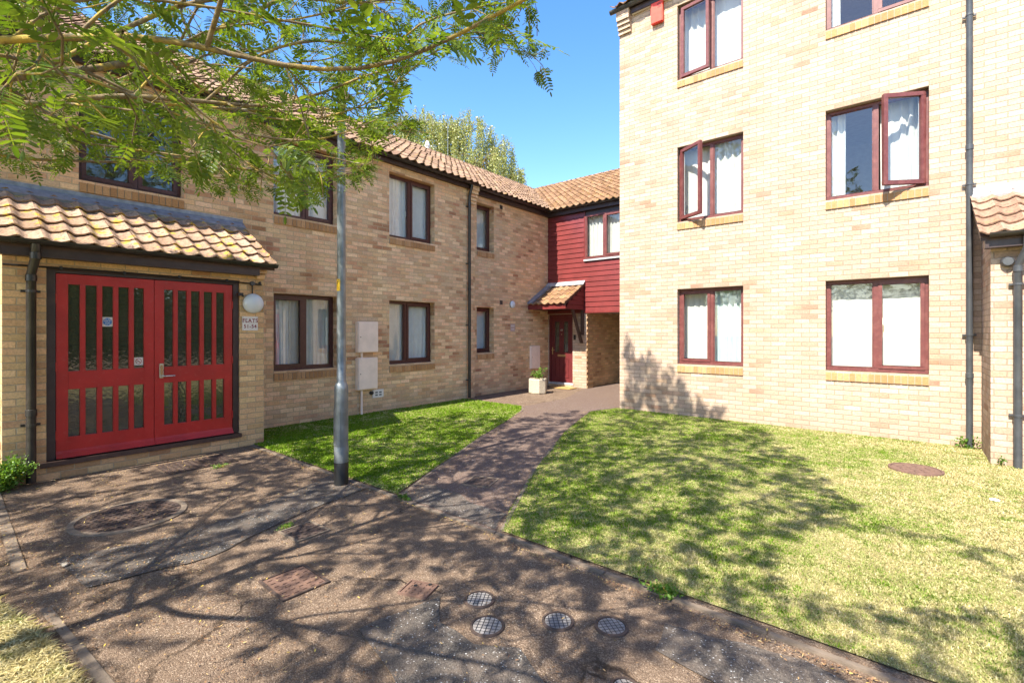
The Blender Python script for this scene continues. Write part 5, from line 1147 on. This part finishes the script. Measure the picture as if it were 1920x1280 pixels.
for (a, b, z, rx, rz) in lobes:
    c = B0 + e1 * a + e2 * b + np.array([0, 0, z]); tc = B0 + np.array([0, 0, min(z - 1.5, 11)]); mb.tube([tuple(tc - [0, 0, 2.0]), tuple((tc + c) / 2 + [0, 0, .3]), tuple(c)], [.07, .045, .015], 5, cap=False)
    for s in range(62):
        v = r_.normal(0, 1, 3); v /= np.linalg.norm(v); v[2] = abs(v[2]) * .9 - .1; st = c + v * np.array([rx, rx, rz * .62]) * r_.uniform(.45, 1.0) ** .6; L = r_.uniform(.9, 2.3); sw = r_.normal(0, .16, 2)
        if s % 2 == 0: mb.tube([tuple(c), tuple((c + st) / 2 + [0, 0, .2]), tuple(st), tuple(st + [sw[0] * .5, sw[1] * .5, -L * .5])], [.014, .012, .008, .004], 3, cap=False)
        n = int(L * 62)
        for k in range(n):
            f = k / n; p = st + np.array([sw[0] * f, sw[1] * f, -L * f]) + r_.normal(0, .055 + .03 * f, 3); T.append(p); d = r_.normal(0, .5, 3); d[2] -= .8; Xd.append(d)
mb.build('trunk', 'bark', birch, smooth='all', recalc=False)
T = np.array(T); Xd = np.array(Xd); bl = [(np.array([(0, 0, 0), (.032, .034, .006), (.08, 0, 0), (.032, -.034, .006)]), np.array([(0, 1, 2, 3)]))]
scatter('foliage', bl, T, Xd, r_.normal(0, 1, (len(T), 3)) + [0, 0, .3], r_.uniform(.7, 1.25, len(T)), 'leaf_birch', birch, bb)

# ---- flowering bush at the porch corner
def bush(name, label, c, rx, ry, h, n, size, mat, flowers=0, seed=1, cat='shrub', stems=14):
    r = np.random.default_rng(seed); t = thing(name, label, cat, c); c = np.array(c, float); mb = MB(); T = []; Xd = []
    for s in range(stems):
        a = r.uniform(0, 6.28); q = r.uniform(.2, 1) ; tip = c + [math.cos(a) * rx * q, math.sin(a) * ry * q, h * r.uniform(.55, 1.0) * (1 - .35 * q)]
        mid = (c + tip) / 2 + [0, 0, h * .12]; mb.tube([tuple(c + r.normal(0, .02, 3) * [1, 1, 0]), tuple(mid), tuple(tip)], [.006, .004, .002], 5, cap=False)
        for k in range(n // stems):
            f = r.uniform(.15, 1.05); p = c * (1 - f) ** 2 + 2 * mid * f * (1 - f) + tip * f * f + r.normal(0, 1, 3) * [rx * .16, ry * .16, h * .09]; p[2] = max(p[2], .01); T.append(p); d = p - c + r.normal(0, .3, 3); Xd.append(d + [0, 0, .1])
    mb.build('stem', 'bark', t, recalc=False)
    T = np.array(T); s = size; lf = [(np.array([(0, 0, 0), (.3 * s, .3 * s, .05 * s), (.75 * s, .26 * s, .05 * s), (s, 0, -.1 * s), (.75 * s, -.26 * s, .05 * s), (.3 * s, -.3 * s, .05 * s)]), np.array([(0, 1, 2, 3), (0, 3, 4, 5)]))]
    scatter('foliage', lf, T, np.array(Xd), r.normal(0, .5, (len(T), 3)) + [0, 0, 1], r.uniform(.6, 1.3, len(T)), mat, t, tuple(c))
    if flowers:
        k = r.choice(len(T), flowers); fl = [(np.array([(-.008, 0, 0), (0, -.008, .004), (.008, 0, 0), (0, .008, .004)]), np.array([(0, 1, 2, 3)]))]
        scatter('flower', fl, T[k] + [0, 0, .015], np.tile([1.0, 0, 0], (flowers, 1)) + r.normal(0, .3, (flowers, 3)), r.normal(0, .3, (flowers, 3)) + [.3, 0, 1], r.uniform(.7, 1.6, flowers), 'flower', t, tuple(c))
    return t
bush('shrub', 'low bright green bush with tiny yellow flowers at the left edge, under the porch downpipe', (-6.98, .42, 0), .24, .26, .36, 5200, .024, 'leaf_bush', 160, 1)
bush('shrub', 'tall sunlit leafy shrub squeezed at the far left edge beside the porch wall', (-7.75, -.05, 0), .5, .33, 1.9, 5200, .05, 'leaf_bush', 0, 2)
bush('weed', 'small leafy weed at the foot of the tall downpipe on the cream block', (.62, YC - .10, .0), .16, .06, .22, 160, .035, 'leaf_bush', 0, 3, 'weed', 6)
bush('weed', 'small weed at the foot of the right-hand porch', (.84, YC - 1.01, .0), .06, .04, .12, 60, .025, 'leaf_bush', 0, 4, 'weed', 4)
bush('weed', 'weeds growing beside the square cover in front of the lamp post', (-3.90, 1.85, .0), .08, .10, .04, 260, .012, 'leaf_bush', 0, 5, 'weed', 8)
bush('weed', 'small tuft of weeds where the path edging meets the pavement', (-3.70, 2.86, .0), .09, .06, .06, 240, .018, 'leaf_bush', 0, 6, 'weed', 8)
bush('weed', 'green weed on the long lawn edging by the parched grass', (-1.12, 2.84, .0), .16, .06, .06, 320, .022, 'leaf_bush', 0, 7, 'weed', 8)
bush('weed', 'weeds beside the dark cover near the red doors', (-6.25, 2.15, .0), .10, .14, .03, 200, .015, 'leaf_bush', 0, 8, 'weed', 8)
pc = np.array([-7.38, 9.98, .33]); r_ = np.random.default_rng(3); T = []; Xd = []; mb = MB()
for s in range(9):
    tip = pc + [r_.normal(0, .11), r_.normal(0, .11), r_.uniform(.16, .36)]; mb.tube([tuple(pc), tuple((pc + tip) / 2 + [0, 0, .03]), tuple(tip)], [.005, .004, .002], 5, cap=False)
    for k in range(24): f = r_.uniform(.3, 1); T.append(pc + (tip - pc) * f + r_.normal(0, .025, 3)); Xd.append(r_.normal(0, 1, 3))
mb.build('stem', 'bark', pt, recalc=False)
s = .05; lf = [(np.array([(0, 0, 0), (.3 * s, .3 * s, .05 * s), (.75 * s, .26 * s, .05 * s), (s, 0, -.1 * s), (.75 * s, -.26 * s, .05 * s), (.3 * s, -.3 * s, .05 * s)]), np.array([(0, 1, 2, 3), (0, 3, 4, 5)]))]
scatter('plant', lf, np.array(T), np.array(Xd), r_.normal(0, .5, (len(T), 3)) + [0, 0, 1], r_.uniform(.6, 1.3, len(T)), 'leaf_bush', pt, (-7.38, 9.98, 0))

# ---- dense out-of-view hedge, added to darken the reflection in the window and door glass
hd = thing('hedge', 'tall dark hedge out of view, added to be reflected in the glass of the red doors', 'hedge', (17, -6, 0)); r_ = np.random.default_rng(9)
m = MB(); ny, nz = 60, 10
for i in range(ny + 1):
    for j in range(nz + 1): m.v.append(Vector((16.6 + r_.uniform(-.5, .5), -26 + i * .7, j * .44 + (r_.uniform(-.6, .9) if j == nz else 0))))
for i in range(ny):
    for j in range(nz): a = i * (nz + 1) + j; m.f.append((a, a + 1, a + nz + 2, a + nz + 1))
m.build('crown', 'leaf_hedge', hd, recalc=False)
n = 15000; T = np.stack([16.2 + r_.normal(0, .5, n), r_.uniform(-26, 16, n), r_.uniform(0, 4.8, n) + r_.normal(0, .3, n)], 1)
scatter('foliage', bl, T, r_.normal(0, 1, (n, 3)), r_.normal(0, 1, (n, 3)), r_.uniform(1.5, 3.2, n), 'leaf_hedge', hd, (17, -6, 0))
